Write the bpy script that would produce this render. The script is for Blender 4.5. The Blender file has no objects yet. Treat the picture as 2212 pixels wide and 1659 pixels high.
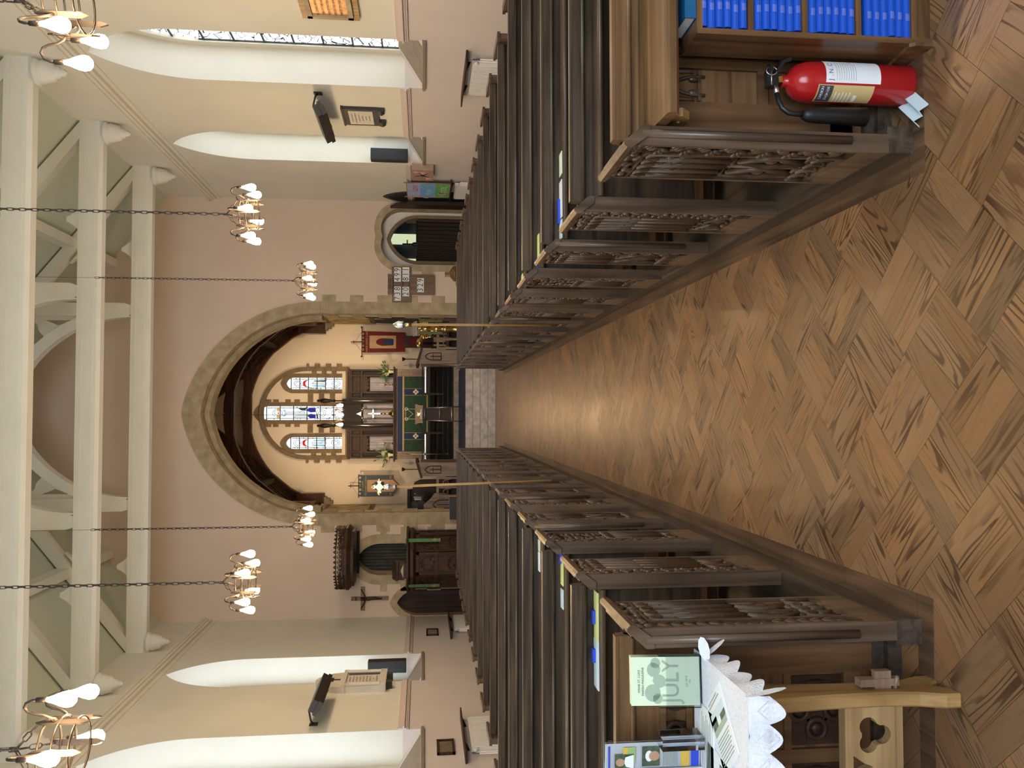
import bpy, bmesh, math, random
from mathutils import Vector, Matrix
from mathutils.geometry import tessellate_polygon
random.seed(7)
PI = math.pi
scn = bpy.context.scene
COL = scn.collection

# ------------------------------------------------------------------ mesh helper
class MB:
    def __init__(s):
        s.v = []; s.f = []; s.mi = []; s.sm = []; s.M = None; s.m = 0; s.uv = {}; s.tint = {}
    def _a(s, pts):
        n = len(s.v)
        if s.M is not None:
            pts = [s.M @ Vector(p) for p in pts]
        s.v.extend([tuple(p) for p in pts]); return n
    def face(s, idx, smooth=False):
        s.f.append(tuple(idx)); s.mi.append(s.m); s.sm.append(smooth)
    def quad(s, pts, uv=None, tint=None):
        n = s._a(pts); s.face(range(n, n + len(pts)))
        if uv: s.uv[len(s.f) - 1] = uv
        if tint is not None: s.tint[len(s.f) - 1] = tint
    def box(s, x0, x1, y0, y1, z0, z1):
        n = s._a([(x0,y0,z0),(x1,y0,z0),(x1,y1,z0),(x0,y1,z0),(x0,y0,z1),(x1,y0,z1),(x1,y1,z1),(x0,y1,z1)])
        for q in ((0,3,2,1),(4,5,6,7),(0,1,5,4),(1,2,6,5),(2,3,7,6),(3,0,4,7)):
            s.face([n + i for i in q])
    def prism(s, axis, a, b, outer, holes=()):
        def mp(p, t):
            return {'x': (t, p[0], p[1]), 'y': (p[0], t, p[1]), 'z': (p[0], p[1], t)}[axis]
        loops = [list(outer)] + [list(h) for h in holes]
        flat = [p for l in loops for p in l]
        n0 = s._a([mp(p, a) for p in flat]); n1 = s._a([mp(p, b) for p in flat])
        if len(outer) <= 4 and not holes:
            s.face([n0 + i for i in range(len(outer))][::-1]); s.face([n1 + i for i in range(len(outer))])
        else:
            for t in tessellate_polygon([[Vector((p[0], p[1], 0)) for p in l] for l in loops]):
                s.face([n0 + i for i in t][::-1]); s.face([n1 + i for i in t])
        k = 0
        for l in loops:
            m = len(l)
            for i in range(m):
                j = (i + 1) % m
                s.face([n0 + k + i, n0 + k + j, n1 + k + j, n1 + k + i])
            k += m
    def tube(s, path, r, n=6, closed=False, r2=None, cap=True):
        path = [Vector(p) for p in path]; m = len(path)
        rings = []; up = None
        for i, p in enumerate(path):
            if closed: t = path[(i + 1) % m] - path[i - 1]
            else: t = path[min(i + 1, m - 1)] - path[max(i - 1, 0)]
            if t.length < 1e-9: t = Vector((0, 0, 1))
            t.normalize()
            if up is None:
                up = Vector((0, 0, 1)) if abs(t.z) < .9 else Vector((1, 0, 0))
            a = t.cross(up)
            if a.length < 1e-5:
                up = Vector((1, 0, 0)) if abs(t.x) < .9 else Vector((0, 1, 0)); a = t.cross(up)
            a.normalize(); b = t.cross(a); b.normalize(); up = -b if b.dot(up) < 0 else b
            b = up; a = t.cross(b)
            rr = r if not isinstance(r, (list, tuple)) else r[i]
            rb = rr if r2 is None else r2
            rings.append(s._a([p + a * rr * math.cos(2*PI*k/n + PI/n) + b * rb * math.sin(2*PI*k/n + PI/n) for k in range(n)]))
        cnt = m if closed else m - 1
        for i in range(cnt):
            A = rings[i]; B = rings[(i + 1) % m]
            for k in range(n):
                s.face([A + k, A + (k + 1) % n, B + (k + 1) % n, B + k], n > 4)
        if not closed and cap:
            s.face([rings[0] + k for k in range(n)][::-1]); s.face([rings[-1] + k for k in range(n)])
    def bar(s, path, w, h, closed=False):
        s.tube(path, w * .7071, 4, closed, h * .7071)
    def lathe(s, prof, n=16, c=(0, 0, 0), axis='z', smooth=True, seg=None):
        rings = []
        for r, z in prof:
            pts = []
            for k in range(n):
                x = r * math.cos(2*PI*k/n); y = r * math.sin(2*PI*k/n)
                p = {'z': (x, y, z), 'y': (x, z, y), 'x': (z, x, y)}[axis]
                pts.append((p[0] + c[0], p[1] + c[1], p[2] + c[2]))
            rings.append(s._a(pts))
        for A, B in zip(rings, rings[1:]):
            for k in range(n):
                s.face([A + k, A + (k + 1) % n, B + (k + 1) % n, B + k], smooth)
        s.face([rings[0] + k for k in range(n)][::-1]); s.face([rings[-1] + k for k in range(n)])
    def ball(s, c, rx, ry=None, rz=None, n=8, m=5, rot=None):
        ry = rx if ry is None else ry; rz = rx if rz is None else rz
        c = Vector(c); rings = []
        def T(x, y, z):
            p = Vector((x * rx, y * ry, z * rz))
            if rot is not None: p = rot @ p
            return c + p
        t = s._a([T(0, 0, 1)])
        for i in range(1, m):
            a = PI * i / m
            rings.append(s._a([T(math.sin(a)*math.cos(2*PI*k/n), math.sin(a)*math.sin(2*PI*k/n), math.cos(a)) for k in range(n)]))
        b = s._a([T(0, 0, -1)])
        for k in range(n):
            s.face([t, rings[0] + k, rings[0] + (k + 1) % n], True)
            s.face([b, rings[-1] + (k + 1) % n, rings[-1] + k], True)
        for A, B in zip(rings, rings[1:]):
            for k in range(n):
                s.face([A + k, B + k, B + (k + 1) % n, A + (k + 1) % n], True)
    def build(s, name, mats, parent=None, label=None, bevel=0, recalc=True):
        me = bpy.data.meshes.new(name)
        me.from_pydata(s.v, [], s.f)
        if not isinstance(mats, (list, tuple)): mats = [mats]
        for m in mats: me.materials.append(m)
        me.polygons.foreach_set('material_index', s.mi)
        me.polygons.foreach_set('use_smooth', s.sm)
        if s.uv:
            l = me.uv_layers.new(name='UVMap')
            for fi, uv in s.uv.items():
                for k, li in enumerate(me.polygons[fi].loop_indices):
                    l.data[li].uv = uv[k]
        if s.tint:
            ca = me.color_attributes.new('tint', 'FLOAT_COLOR', 'CORNER')
            for fi, t in s.tint.items():
                for li in me.polygons[fi].loop_indices:
                    ca.data[li].color = (*t, 1) if isinstance(t, tuple) else (t, t, t, 1)
        if recalc:
            bm = bmesh.new(); bm.from_mesh(me)
            bmesh.ops.recalc_face_normals(bm, faces=bm.faces)
            bm.to_mesh(me); bm.free()
        o = bpy.data.objects.new(name, me); COL.objects.link(o)
        if parent is not None: o.parent = parent
        if label: o['label'] = label
        if bevel:
            b = o.modifiers.new('edge', 'BEVEL'); b.width = bevel; b.segments = 1; b.limit_method = 'ANGLE'
        return o

def tag(o, label, cat, group=None):
    o['label'] = label; o['category'] = cat
    if group: o['group'] = group
    return o
def thing(name, label, cat, loc=(0, 0, 0), rz=0, group=None):
    o = bpy.data.objects.new(name, None); COL.objects.link(o)
    o.empty_display_size = .1; o.location = loc; o.rotation_euler = (0, 0, rz)
    return tag(o, label, cat, group)
def struct(name, mb, mats, parent=None):
    o = mb.build(name, mats, parent)
    if parent is None: o['kind'] = 'structure'
    return o
def dup(root, loc, label=None, rz=None):
    r = root.copy(); COL.objects.link(r); r.location = loc
    if rz is not None: r.rotation_euler = (0, 0, rz)
    if label: r['label'] = label
    for ch in list(root.children):
        c = ch.copy(); COL.objects.link(c); c.parent = r
        for g in list(ch.children):
            d = g.copy(); COL.objects.link(d); d.parent = c
    return r
def text(s, size, loc, rot, m, parent=None, name='lettering', align='CENTER', sx=1.0, sp=1.0, bold=0):
    cu = bpy.data.curves.new(name, 'FONT'); cu.body = s; cu.size = size
    cu.align_x = align; cu.align_y = 'CENTER'; cu.space_character = sp; cu.offset = size*bold
    cu.materials.append(m)
    tmp = bpy.data.objects.new(name, cu); COL.objects.link(tmp)
    me = bpy.data.meshes.new_from_object(tmp); bpy.data.objects.remove(tmp)
    o = bpy.data.objects.new(name, me); COL.objects.link(o)
    o.location = loc; o.rotation_euler = rot; o.scale = (sx, 1, 1)
    if parent is not None: o.parent = parent
    return o
FACE_W = (PI/2, 0, 0)          # faces -Y (towards the west end)
FACE_R = (PI/2, 0, -PI/2)      # on the right-hand wall, faces -X
FACE_L = (PI/2, 0, PI/2)       # on the left-hand wall, faces +X

# ------------------------------------------------------------------ materials
def newmat(name):
    m = bpy.data.materials.new(name); m.use_nodes = True
    nt = m.node_tree; b = nt.nodes['Principled BSDF']
    return m, nt, b
def plain(name, c, rough=.6, metal=0, noise=0, nscale=6, bump=0, bscale=40, spec=None):
    m, nt, b = newmat(name)
    b.inputs['Base Color'].default_value = (*c, 1); b.inputs['Roughness'].default_value = rough
    b.inputs['Metallic'].default_value = metal
    if spec is not None: b.inputs['Specular IOR Level'].default_value = spec
    tc = nt.nodes.new('ShaderNodeTexCoord')
    if noise:
        n = nt.nodes.new('ShaderNodeTexNoise'); n.inputs['Scale'].default_value = nscale; n.inputs['Detail'].default_value = 5
        nt.links.new(tc.outputs['Object'], n.inputs['Vector'])
        r = nt.nodes.new('ShaderNodeValToRGB')
        r.color_ramp.elements[0].position = .3; r.color_ramp.elements[1].position = .7
        r.color_ramp.elements[0].color = (*[max(0, x * (1 - noise)) for x in c], 1)
        r.color_ramp.elements[1].color = (*[min(1, x * (1 + noise)) for x in c], 1)
        nt.links.new(n.outputs['Fac'], r.inputs['Fac']); nt.links.new(r.outputs['Color'], b.inputs['Base Color'])
    if bump:
        n2 = nt.nodes.new('ShaderNodeTexNoise'); n2.inputs['Scale'].default_value = bscale; n2.inputs['Detail'].default_value = 4
        nt.links.new(tc.outputs['Object'], n2.inputs['Vector'])
        bp = nt.nodes.new('ShaderNodeBump'); bp.inputs['Strength'].default_value = bump; bp.inputs['Distance'].default_value = .01
        nt.links.new(n2.outputs['Fac'], bp.inputs['Height']); nt.links.new(bp.outputs['Normal'], b.inputs['Normal'])
    return m
def emis(name, c, st):
    m = bpy.data.materials.new(name); m.use_nodes = True; nt = m.node_tree
    nt.nodes.remove(nt.nodes['Principled BSDF'])
    e = nt.nodes.new('ShaderNodeEmission'); e.inputs['Color'].default_value = (*c, 1); e.inputs['Strength'].default_value = st
    nt.links.new(e.outputs[0], nt.nodes['Material Output'].inputs[0]); return m
def wood(name, dark, light, axis='x', rough=.45, fine=1.0, bump=.25, var=.18, spec=.5):
    """grain runs along axis; object random shifts the tone"""
    m, nt, b = newmat(name); L = nt.links.new
    tc = nt.nodes.new('ShaderNodeTexCoord'); oi = nt.nodes.new('ShaderNodeObjectInfo')
    mp = nt.nodes.new('ShaderNodeMapping')
    sc = {'x': (1.2, 26, 26), 'y': (26, 1.2, 26), 'z': (26, 26, 1.2)}[axis]
    mp.inputs['Scale'].default_value = [q * fine for q in sc]
    ad = nt.nodes.new('ShaderNodeVectorMath'); ad.operation = 'ADD'
    cm = nt.nodes.new('ShaderNodeCombineXYZ'); mu = nt.nodes.new('ShaderNodeMath'); mu.operation = 'MULTIPLY'; mu.inputs[1].default_value = 37
    L(oi.outputs['Random'], mu.inputs[0])
    for i in range(3): L(mu.outputs[0], cm.inputs[i])
    L(tc.outputs['Object'], mp.inputs['Vector']); L(mp.outputs[0], ad.inputs[0]); L(cm.outputs[0], ad.inputs[1])
    n = nt.nodes.new('ShaderNodeTexNoise'); n.inputs['Scale'].default_value = 1; n.inputs['Detail'].default_value = 6; n.inputs['Distortion'].default_value = .6
    L(ad.outputs[0], n.inputs['Vector'])
    n2 = nt.nodes.new('ShaderNodeTexNoise'); n2.inputs['Scale'].default_value = 3.0; n2.inputs['Detail'].default_value = 3
    L(tc.outputs['Object'], n2.inputs['Vector'])
    r = nt.nodes.new('ShaderNodeValToRGB'); e = r.color_ramp.elements
    e[0].position = .32; e[1].position = .68; e[0].color = (*dark, 1); e[1].color = (*light, 1)
    L(n.outputs['Fac'], r.inputs['Fac'])
    mr = nt.nodes.new('ShaderNodeMapRange'); mr.inputs[1].default_value = .3; mr.inputs[2].default_value = .7
    mr.inputs[3].default_value = 1 - var * 1.3; mr.inputs[4].default_value = 1 + var
    L(n2.outputs['Fac'], mr.inputs[0])
    mx = nt.nodes.new('ShaderNodeVectorMath'); mx.operation = 'SCALE'
    L(r.outputs['Color'], mx.inputs[0]); L(mr.outputs[0], mx.inputs['Scale'])
    L(mx.outputs[0], b.inputs['Base Color'])
    b.inputs['Roughness'].default_value = rough; b.inputs['Specular IOR Level'].default_value = spec
    bp = nt.nodes.new('ShaderNodeBump'); bp.inputs['Strength'].default_value = bump; bp.inputs['Distance'].default_value = .004
    L(n.outputs['Fac'], bp.inputs['Height']); L(bp.outputs['Normal'], b.inputs['Normal'])
    return m
def parquet(name):
    m, nt, b = newmat(name); L = nt.links.new
    uv = nt.nodes.new('ShaderNodeUVMap'); at = nt.nodes.new('ShaderNodeVertexColor'); at.layer_name = 'tint'
    mp = nt.nodes.new('ShaderNodeMapping'); mp.inputs['Scale'].default_value = (1.0, 10, 1)
    L(uv.outputs[0], mp.inputs[0])
    n = nt.nodes.new('ShaderNodeTexNoise'); n.inputs['Scale'].default_value = 1; n.inputs['Detail'].default_value = 2.0; n.inputs['Distortion'].default_value = .12
    L(mp.outputs[0], n.inputs['Vector'])
    # flame figure: contour lines of a stretched noise
    mu = nt.nodes.new('ShaderNodeMath'); mu.operation = 'MULTIPLY'; mu.inputs[1].default_value = 84; L(n.outputs['Fac'], mu.inputs[0])
    si = nt.nodes.new('ShaderNodeMath'); si.operation = 'SINE'; L(mu.outputs[0], si.inputs[0])
    mr = nt.nodes.new('ShaderNodeMapRange'); mr.inputs[1].default_value = .2; mr.inputs[2].default_value = .85; L(si.outputs[0], mr.inputs[0])
    # only part of the boards show strong figure
    mp3 = nt.nodes.new('ShaderNodeMapping'); mp3.inputs['Scale'].default_value = (1.3, 5, 1); mp3.inputs['Location'].default_value = (5, 9, 0); L(uv.outputs[0], mp3.inputs[0])
    n3 = nt.nodes.new('ShaderNodeTexNoise'); n3.inputs['Scale'].default_value = 1.6; n3.inputs['Detail'].default_value = 1; L(mp3.outputs[0], n3.inputs['Vector'])
    mr3 = nt.nodes.new('ShaderNodeMapRange'); mr3.inputs[1].default_value = .42; mr3.inputs[2].default_value = .62; mr3.inputs[3].default_value = .12; mr3.inputs[4].default_value = .95; L(n3.outputs['Fac'], mr3.inputs[0])
    m1 = nt.nodes.new('ShaderNodeMath'); m1.operation = 'MULTIPLY'; L(mr.outputs[0], m1.inputs[0]); L(mr3.outputs[0], m1.inputs[1])
    # fine fibre
    mp2 = nt.nodes.new('ShaderNodeMapping'); mp2.inputs['Scale'].default_value = (9, 190, 1); L(uv.outputs[0], mp2.inputs[0])
    n2 = nt.nodes.new('ShaderNodeTexNoise'); n2.inputs['Scale'].default_value = 1; n2.inputs['Detail'].default_value = 2; L(mp2.outputs[0], n2.inputs['Vector'])
    base = nt.nodes.new('ShaderNodeMixRGB'); base.inputs[1].default_value = (.190, .096, .042, 1); base.inputs[2].default_value = (.305, .166, .076, 1)
    L(n2.outputs['Fac'], base.inputs[0])
    mix = nt.nodes.new('ShaderNodeMixRGB'); mix.inputs[2].default_value = (.060, .027, .011, 1); L(m1.outputs[0], mix.inputs[0]); L(base.outputs[0], mix.inputs[1])
    tm = nt.nodes.new('ShaderNodeMixRGB'); tm.blend_type = 'MULTIPLY'; tm.inputs[0].default_value = 1; L(mix.outputs[0], tm.inputs[1]); L(at.outputs['Color'], tm.inputs[2])
    # worn patches (greyer, in the walkway)
    tc = nt.nodes.new('ShaderNodeTexCoord'); n4 = nt.nodes.new('ShaderNodeTexNoise'); n4.inputs['Scale'].default_value = 1.1; n4.inputs['Detail'].default_value = 5; L(tc.outputs['Object'], n4.inputs['Vector'])
    mr4 = nt.nodes.new('ShaderNodeMapRange'); mr4.inputs[1].default_value = .45; mr4.inputs[2].default_value = .75; mr4.inputs[4].default_value = .30; L(n4.outputs['Fac'], mr4.inputs[0])
    wm = nt.nodes.new('ShaderNodeMixRGB'); wm.inputs[2].default_value = (.20, .14, .09, 1); L(mr4.outputs[0], wm.inputs[0]); L(tm.outputs[0], wm.inputs[1])
    L(wm.outputs[0], b.inputs['Base Color'])
    rr = nt.nodes.new('ShaderNodeMapRange'); rr.inputs[3].default_value = .24; rr.inputs[4].default_value = .42; L(n4.outputs['Fac'], rr.inputs[0]); L(rr.outputs[0], b.inputs['Roughness'])
    bp = nt.nodes.new('ShaderNodeBump'); bp.inputs['Strength'].default_value = .2; bp.inputs['Distance'].default_value = .002; bp.invert = True
    L(m1.outputs[0], bp.inputs['Height']); L(bp.outputs['Normal'], b.inputs['Normal'])
    return m
def leaded(name, st):
    """daylight seen through quarry glass: lead cames dark, glass bright"""
    m = bpy.data.materials.new(name); m.use_nodes = True; nt = m.node_tree; L = nt.links.new
    b = nt.nodes['Principled BSDF']; out = nt.nodes['Material Output']
    b.inputs['Base Color'].default_value = (.02, .02, .02, 1)
    tc = nt.nodes.new('ShaderNodeTexCoord'); mp = nt.nodes.new('ShaderNodeMapping'); mp.inputs['Rotation'].default_value = (0, PI/2, 0)
    mp.inputs['Scale'].default_value = (1, 1, 1)
    L(tc.outputs['Object'], mp.inputs[0])
    v = nt.nodes.new('ShaderNodeTexVoronoi'); v.feature = 'DISTANCE_TO_EDGE'; v.inputs['Scale'].default_value = 8
    L(tc.outputs['Object'], v.inputs['Vector'])
    g = nt.nodes.new('ShaderNodeMath'); g.operation = 'GREATER_THAN'; g.inputs[1].default_value = .045; L(v.outputs['Distance'], g.inputs[0])
    e = nt.nodes.new('ShaderNodeEmission'); e.inputs['Color'].default_value = (.93, .98, 1, 1); e.inputs['Strength'].default_value = st
    mx = nt.nodes.new('ShaderNodeMixShader'); L(g.outputs[0], mx.inputs[0]); L(b.outputs[0], mx.inputs[1]); L(e.outputs[0], mx.inputs[2])
    L(mx.outputs[0], out.inputs[0]); return m
def planks(name, c, axis='x', w=.15, rough=.55):
    return wood(name, [q * .65 for q in c], c, axis, rough)

W = {}
W['cream'] = plain('plaster_cream', (.69, .67, .59), .85, noise=.03, nscale=1.5)
W['creamL'] = plain('plaster_cream_low', (.60, .535, .505), .85, noise=.03, nscale=1.5)
W['peach'] = plain('plaster_peach', (.66, .53, .43), .85, noise=.03, nscale=1.2)
W['white'] = plain('plaster_white', (.78, .75, .71), .85, noise=.02)
W['chancel'] = plain('plaster_chancel', (.74, .65, .53), .85, noise=.03, nscale=1.2)
W['sage'] = plain('ceiling_sage', (.53, .585, .49), .85, noise=.03, nscale=1)
W['beam'] = plain('beam_paint', (.72, .71, .63), .6, noise=.03, nscale=3)
W['stone'] = plain('stone_buff', (.40, .32, .205), .85, noise=.22, nscale=5, bump=.3, bscale=30)
W['stoneD'] = plain('stone_brown', (.20, .145, .09), .85, noise=.2, nscale=6, bump=.3, bscale=30)
W['stonegrey'] = plain('stone_grey', (.44, .40, .37), .7, noise=.3, nscale=7, bump=.2)
W['sill'] = plain('sill_stone', (.23, .18, .13), .75, noise=.12, nscale=8)
W['oakX'] = wood('pew_oak_x', (.036, .023, .014), (.108, .073, .045), 'x', .36, spec=.45)
W['oakBShade'] = wood('pew_oak_back_shade', (.022, .014, .009), (.078, .052, .032), 'x', .36, spec=.4)  # darker copy of the pew oak; shade on the backs put into the colour
W['oakZ'] = wood('pew_oak_z', (.045, .026, .016), (.13, .08, .048), 'z', .42, spec=.4)
W['oakC'] = wood('carved_oak', (.052, .031, .019), (.15, .095, .060), 'z', .34, bump=.3, spec=.55)
W['oakwarmX'] = wood('warm_oak_x', (.085, .042, .017), (.23, .122, .052), 'x', .34)
W['oakwarmZ'] = wood('warm_oak_z', (.075, .036, .015), (.19, .098, .042), 'z', .34)
W['kerb'] = wood('kerb_oak', (.028, .019, .013), (.095, .068, .048), 'y', .5, spec=.4)
W['redboard'] = wood('border_board', (.050, .026, .013), (.15, .083, .045), 'y', .4)
W['darkoak'] = wood('dark_oak', (.020, .010, .006), (.070, .034, .019), 'z', .5, spec=.25)
W['darkoakX'] = wood('dark_oak_x', (.020, .010, .006), (.070, .034, .019), 'x', .5, spec=.25)
W['blackoak'] = wood('black_oak', (.010, .006, .004), (.030, .016, .010), 'z', .5, spec=.25)
W['honey'] = wood('honey_oak', (.26, .145, .05), (.45, .27, .105), 'z', .4)
W['honeyX'] = wood('honey_oak_x', (.30, .18, .08), (.47, .31, .15), 'x', .4)
W['roofwood'] = wood('chancel_roof_wood', (.012, .006, .004), (.04, .02, .011), 'y', .6, spec=.2)
W['trusswood'] = wood('chancel_truss_wood', (.022, .009, .005), (.085, .034, .016), 'x', .55, spec=.25)
W['stall'] = wood('stall_oak', (.15, .095, .06), (.30, .20, .135), 'z', .45)
W['stallX'] = wood('stall_oak_x', (.15, .095, .06), (.30, .20, .135), 'x', .45)
W['pinex'] = wood('pine', (.42, .24, .11), (.60, .37, .19), 'z', .5)
W['parquet'] = parquet('parquet_pine')
W['iron'] = plain('wrought_iron', (.055, .045, .04), .45, metal=.7)
W['black'] = plain('black_plastic', (.008, .008, .009), .45)
W['blackm'] = plain('black_paint', (.015, .014, .014), .5)
W['red'] = plain('red_enamel', (.42, .012, .014), .22, noise=.03)
W['brass'] = plain('brass', (.80, .58, .22), .25, metal=1)
W['steel'] = plain('steel', (.62, .62, .63), .3, metal=1)
W['paper'] = plain('paper_white', (.80, .82, .86), .7)
W['yellow'] = plain('paper_yellow', (.68, .72, .28), .7)
W['mint'] = plain('paper_mint', (.70, .82, .60), .7)
W['pale'] = plain('paper_pale_blue', (.60, .72, .78), .7)
W['bluebook'] = plain('blue_cloth', (.008, .085, .55), .42, noise=.05, nscale=20)
W['bluepen'] = plain('blue_card', (.02, .06, .55), .5)
W['teal'] = plain('teal_cover', (.006, .10, .24), .4)
W['ink'] = plain('ink', (.05, .05, .055), .7)
W['greyink'] = plain('grey_ink', (.30, .36, .32), .7)
W['greenink'] = plain('grey_green_print', (.36, .47, .36), .7)
W['lace'] = plain('lace_white', (.80, .82, .90), .8, noise=.06, nscale=90, bump=.6, bscale=160)
W['radiator'] = plain('radiator_white', (.74, .71, .68), .4)
W['greencloth'] = plain('green_damask', (.010, .045, .028), .75, noise=.35, nscale=14)
W['bluecloth'] = plain('blue_damask', (.01, .028, .10), .8, noise=.2, nscale=20)
W['goldbraid'] = plain('gold_braid', (.36, .27, .11), .6, noise=.15, nscale=40)
W['carpet'] = plain('blue_carpet', (.008, .018, .075), .95, noise=.2, nscale=60)
W['carpetD'] = plain('dark_carpet', (.006, .009, .014), .95, noise=.5, nscale=30)
W['redcloth'] = plain('red_velvet', (.11, .005, .007), .8, noise=.12, nscale=12)
W['navycloth'] = plain('navy_silk', (.028, .04, .06), .6, noise=.12, nscale=12)
W['tan'] = plain('tan_silk', (.42, .27, .15), .7, noise=.1, nscale=10)
W['skin'] = plain('painted_skin', (.45, .26, .16), .7)
W['cloth'] = plain('white_cloth', (.46, .45, .52), .8, noise=.1, nscale=8)
W['green'] = plain('leaf_green', (.07, .16, .04), .55, noise=.3, nscale=30)
W['lily'] = plain('petal_cream', (.75, .72, .50), .6)
W['curtain'] = plain('curtain_brown', (.030, .019, .016), .85, noise=.2, nscale=20)
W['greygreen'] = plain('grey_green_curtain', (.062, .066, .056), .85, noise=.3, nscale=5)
W['stole'] = plain('green_stole', (.075, .20, .075), .7, noise=.2, nscale=30)
W['slate'] = plain('slate', (.03, .031, .034), .45, noise=.1)
W['marble'] = plain('white_marble', (.62, .58, .50), .5, noise=.06)
W['copper'] = plain('copper_relief', (.62, .36, .18), .4, metal=.6, noise=.25, nscale=14)
W['bulb'] = emis('lamp_glass_lit', (1, .66, .33), 210)
W['glassW'] = emis('window_daylight', (.86, .97, 1.0), 2.3)
W['glassN'] = emis('window_north_sky', (.80, .91, 1.0), 3.0)
W['glassB'] = emis('window_west_sky', (.74, .86, 1.0), 13)
W['glassL'] = leaded('window_leaded', 3)
W['glassE'] = emis('stained_white', (.88, .97, 1.0), 1.7)
W['gRed'] = emis('stained_red', (.75, .03, .03), .9)
W['gBlue'] = emis('stained_blue', (.05, .05, .50), .7)
W['gSky'] = emis('stained_sky', (.25, .60, .72), .9)
W['gGold'] = emis('stained_gold', (.95, .65, .08), 1.0)
W['gGreen'] = emis('stained_green', (.05, .13, .08), .6)
W['gPale'] = emis('stained_pale', (.75, .80, .80), 1.0)
W['gDim'] = emis('aisle_glass', (.85, .95, .60), .75)
W['lead'] = plain('lead', (.02, .02, .022), .6)
def acrylic():
    m, nt, b = newmat('clear_acrylic')
    b.inputs['Base Color'].default_value = (.95, .97, 1, 1); b.inputs['Roughness'].default_value = .03
    b.inputs['Transmission Weight'].default_value = 1; b.inputs['IOR'].default_value = 1.2
    return m
W['acrylic'] = acrylic()

# ------------------------------------------------------------------ shapes
def pointed(cx, half, z0, spring, rise, n=14):
    r = (half*half + rise*rise) / (2*half); a1 = math.acos(max(-1, min(1, (r - half)/r)))
    L = [(cx - half + r - r*math.cos(a1*i/n), spring + r*math.sin(a1*i/n)) for i in range(n + 1)]
    R = [(2*cx - x, z) for x, z in L[:-1]][::-1]
    return [(cx - half, z0)] + L + R + [(cx + half, z0)]
def ring(mb, axis, a, b, cx, half, spring, rise, t, tr, n=14, z0=None):
    i = pointed(cx, half, spring if z0 is None else z0, spring, rise, n); o = pointed(cx, half + t, spring if z0 is None else z0, spring, rise + tr, n)
    if z0 is None: i = i[1:-1]; o = o[1:-1]
    for k in range(len(i) - 1):
        mb.prism(axis, a, b, [i[k], i[k+1], o[k+1], o[k]])
def quoins(mb, axis, a, b, x_in, sgn, z0, z1, w1, w2, h=.30, flip=0):
    z = z0; k = flip
    while z < z1 - .02:
        zz = min(z + h, z1); w = w1 if k % 2 else w2
        p = sorted((x_in, x_in + sgn*w))
        mb.prism(axis, a, b, [(p[0], z), (p[1], z), (p[1], zz - .004), (p[0], zz - .004)])
        z = zz; k += 1

# ================================================================== SETTING
XL, XR, YW, YE = -4.55, 4.80, -4.2, 18.85
ZW, ZR, XC = 7.25, 10.95, .125
# ---- floor: pine boards in 45 degree basket squares
fl = MB(); S = .2828; x0, y0 = -.206, 2.61; h = S / math.sqrt(2)
for i in range(-48, 60):
    for j in range(-48, 92):
        if (i + j) % 2: continue
        cx = x0 + i*h; cy = y0 + (j + 1)*h
        if cx < XL - .1 or cx > XR + .1 or cy < YW or cy > 18.6: continue
        if cy > 2.9 and not (-.95 < cx < 1.15): continue
        p = (i + j)//2
        d = ((i - j)//2) % 2 if True else 0
        d = (p + (i - j)//2) % 2
        A = Vector((.7071, .7071)); B = Vector((-.7071, .7071))
        if d: A, B = B, A
        for k in range(3):
            t0 = -S/2 + S*k/3 + .0006; t1 = -S/2 + S*(k + 1)/3 - .0006; l = S/2 - .0006
            pts = [Vector((cx, cy)) + A*u + B*v for u, v in ((-l, t0), (l, t0), (l, t1), (-l, t1))]
            ru, rv = random.random()*40, random.random()*40
            tn = random.choice((.74, .86, .95, 1.0, 1.04, 1.10)) * random.uniform(.92, 1.06); hu = random.uniform(-.06, .06); tn = (tn*(1 + hu), tn, tn*(1 - 1.6*hu))
            fl.quad([(q.x, q.y, 0) for q in pts], [(ru - l, rv + t0), (ru + l, rv + t0), (ru + l, rv + t1), (ru - l, rv + t1)], tn)
fl.m = 1
fl.box(XL - .6, XR + .6, YW - .6, 19.6, -.1, -.004)
o = struct('floor', fl, [W['parquet'], W['kerb']])
for f in o.data.polygons: pass

# ---- side walls with lancet openings
WC = (3.80, 7.60, 11.38, 15.15); WH = .79
def sidewall(name, x_in, sgn):
    x_out = x_in + sgn*.7
    up = MB()
    outer = [(YW, 1.88), (YE, 1.88), (YE, ZW + .05), (YW, ZW + .05)]
    # upper part: notches merged as holes that start at the rail
    pts = [(YW, 0)]
    holes = []
    for c in WC:
        holes.append(pointed(c, WH, 1.60, 4.72, 1.32, 12))
    if sgn > 0: holes.append([(.25, .01), (1.22, .01), (1.22, 2.62), (.25, 2.62)])  # unseen doorway, added so that sun reaches the rear floor
    up.prism('x', x_in, x_out, [(YW, 0), (YE, 0), (YE, ZW + .05), (YW, ZW + .05)], holes)
    # split colour at the rail height by face centre
    o = up.build(name, [W['cream'], W['creamL']])
    me = o.data; bm = bmesh.new(); bm.from_mesh(me)
    g = bm.verts[:] + bm.edges[:] + bm.faces[:]
    bmesh.ops.bisect_plane(bm, geom=g, plane_co=(0, 0, 1.88), plane_no=(0, 0, 1))
    for f in bm.faces:
        f.material_index = 1 if f.calc_center_median().z < 1.88 else 0
    bm.to_mesh(me); bm.free()
    o['kind'] = 'structure'
    return o
sidewall('wall_right', XR, 1); sidewall('wall_left', XL, -1)
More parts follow.
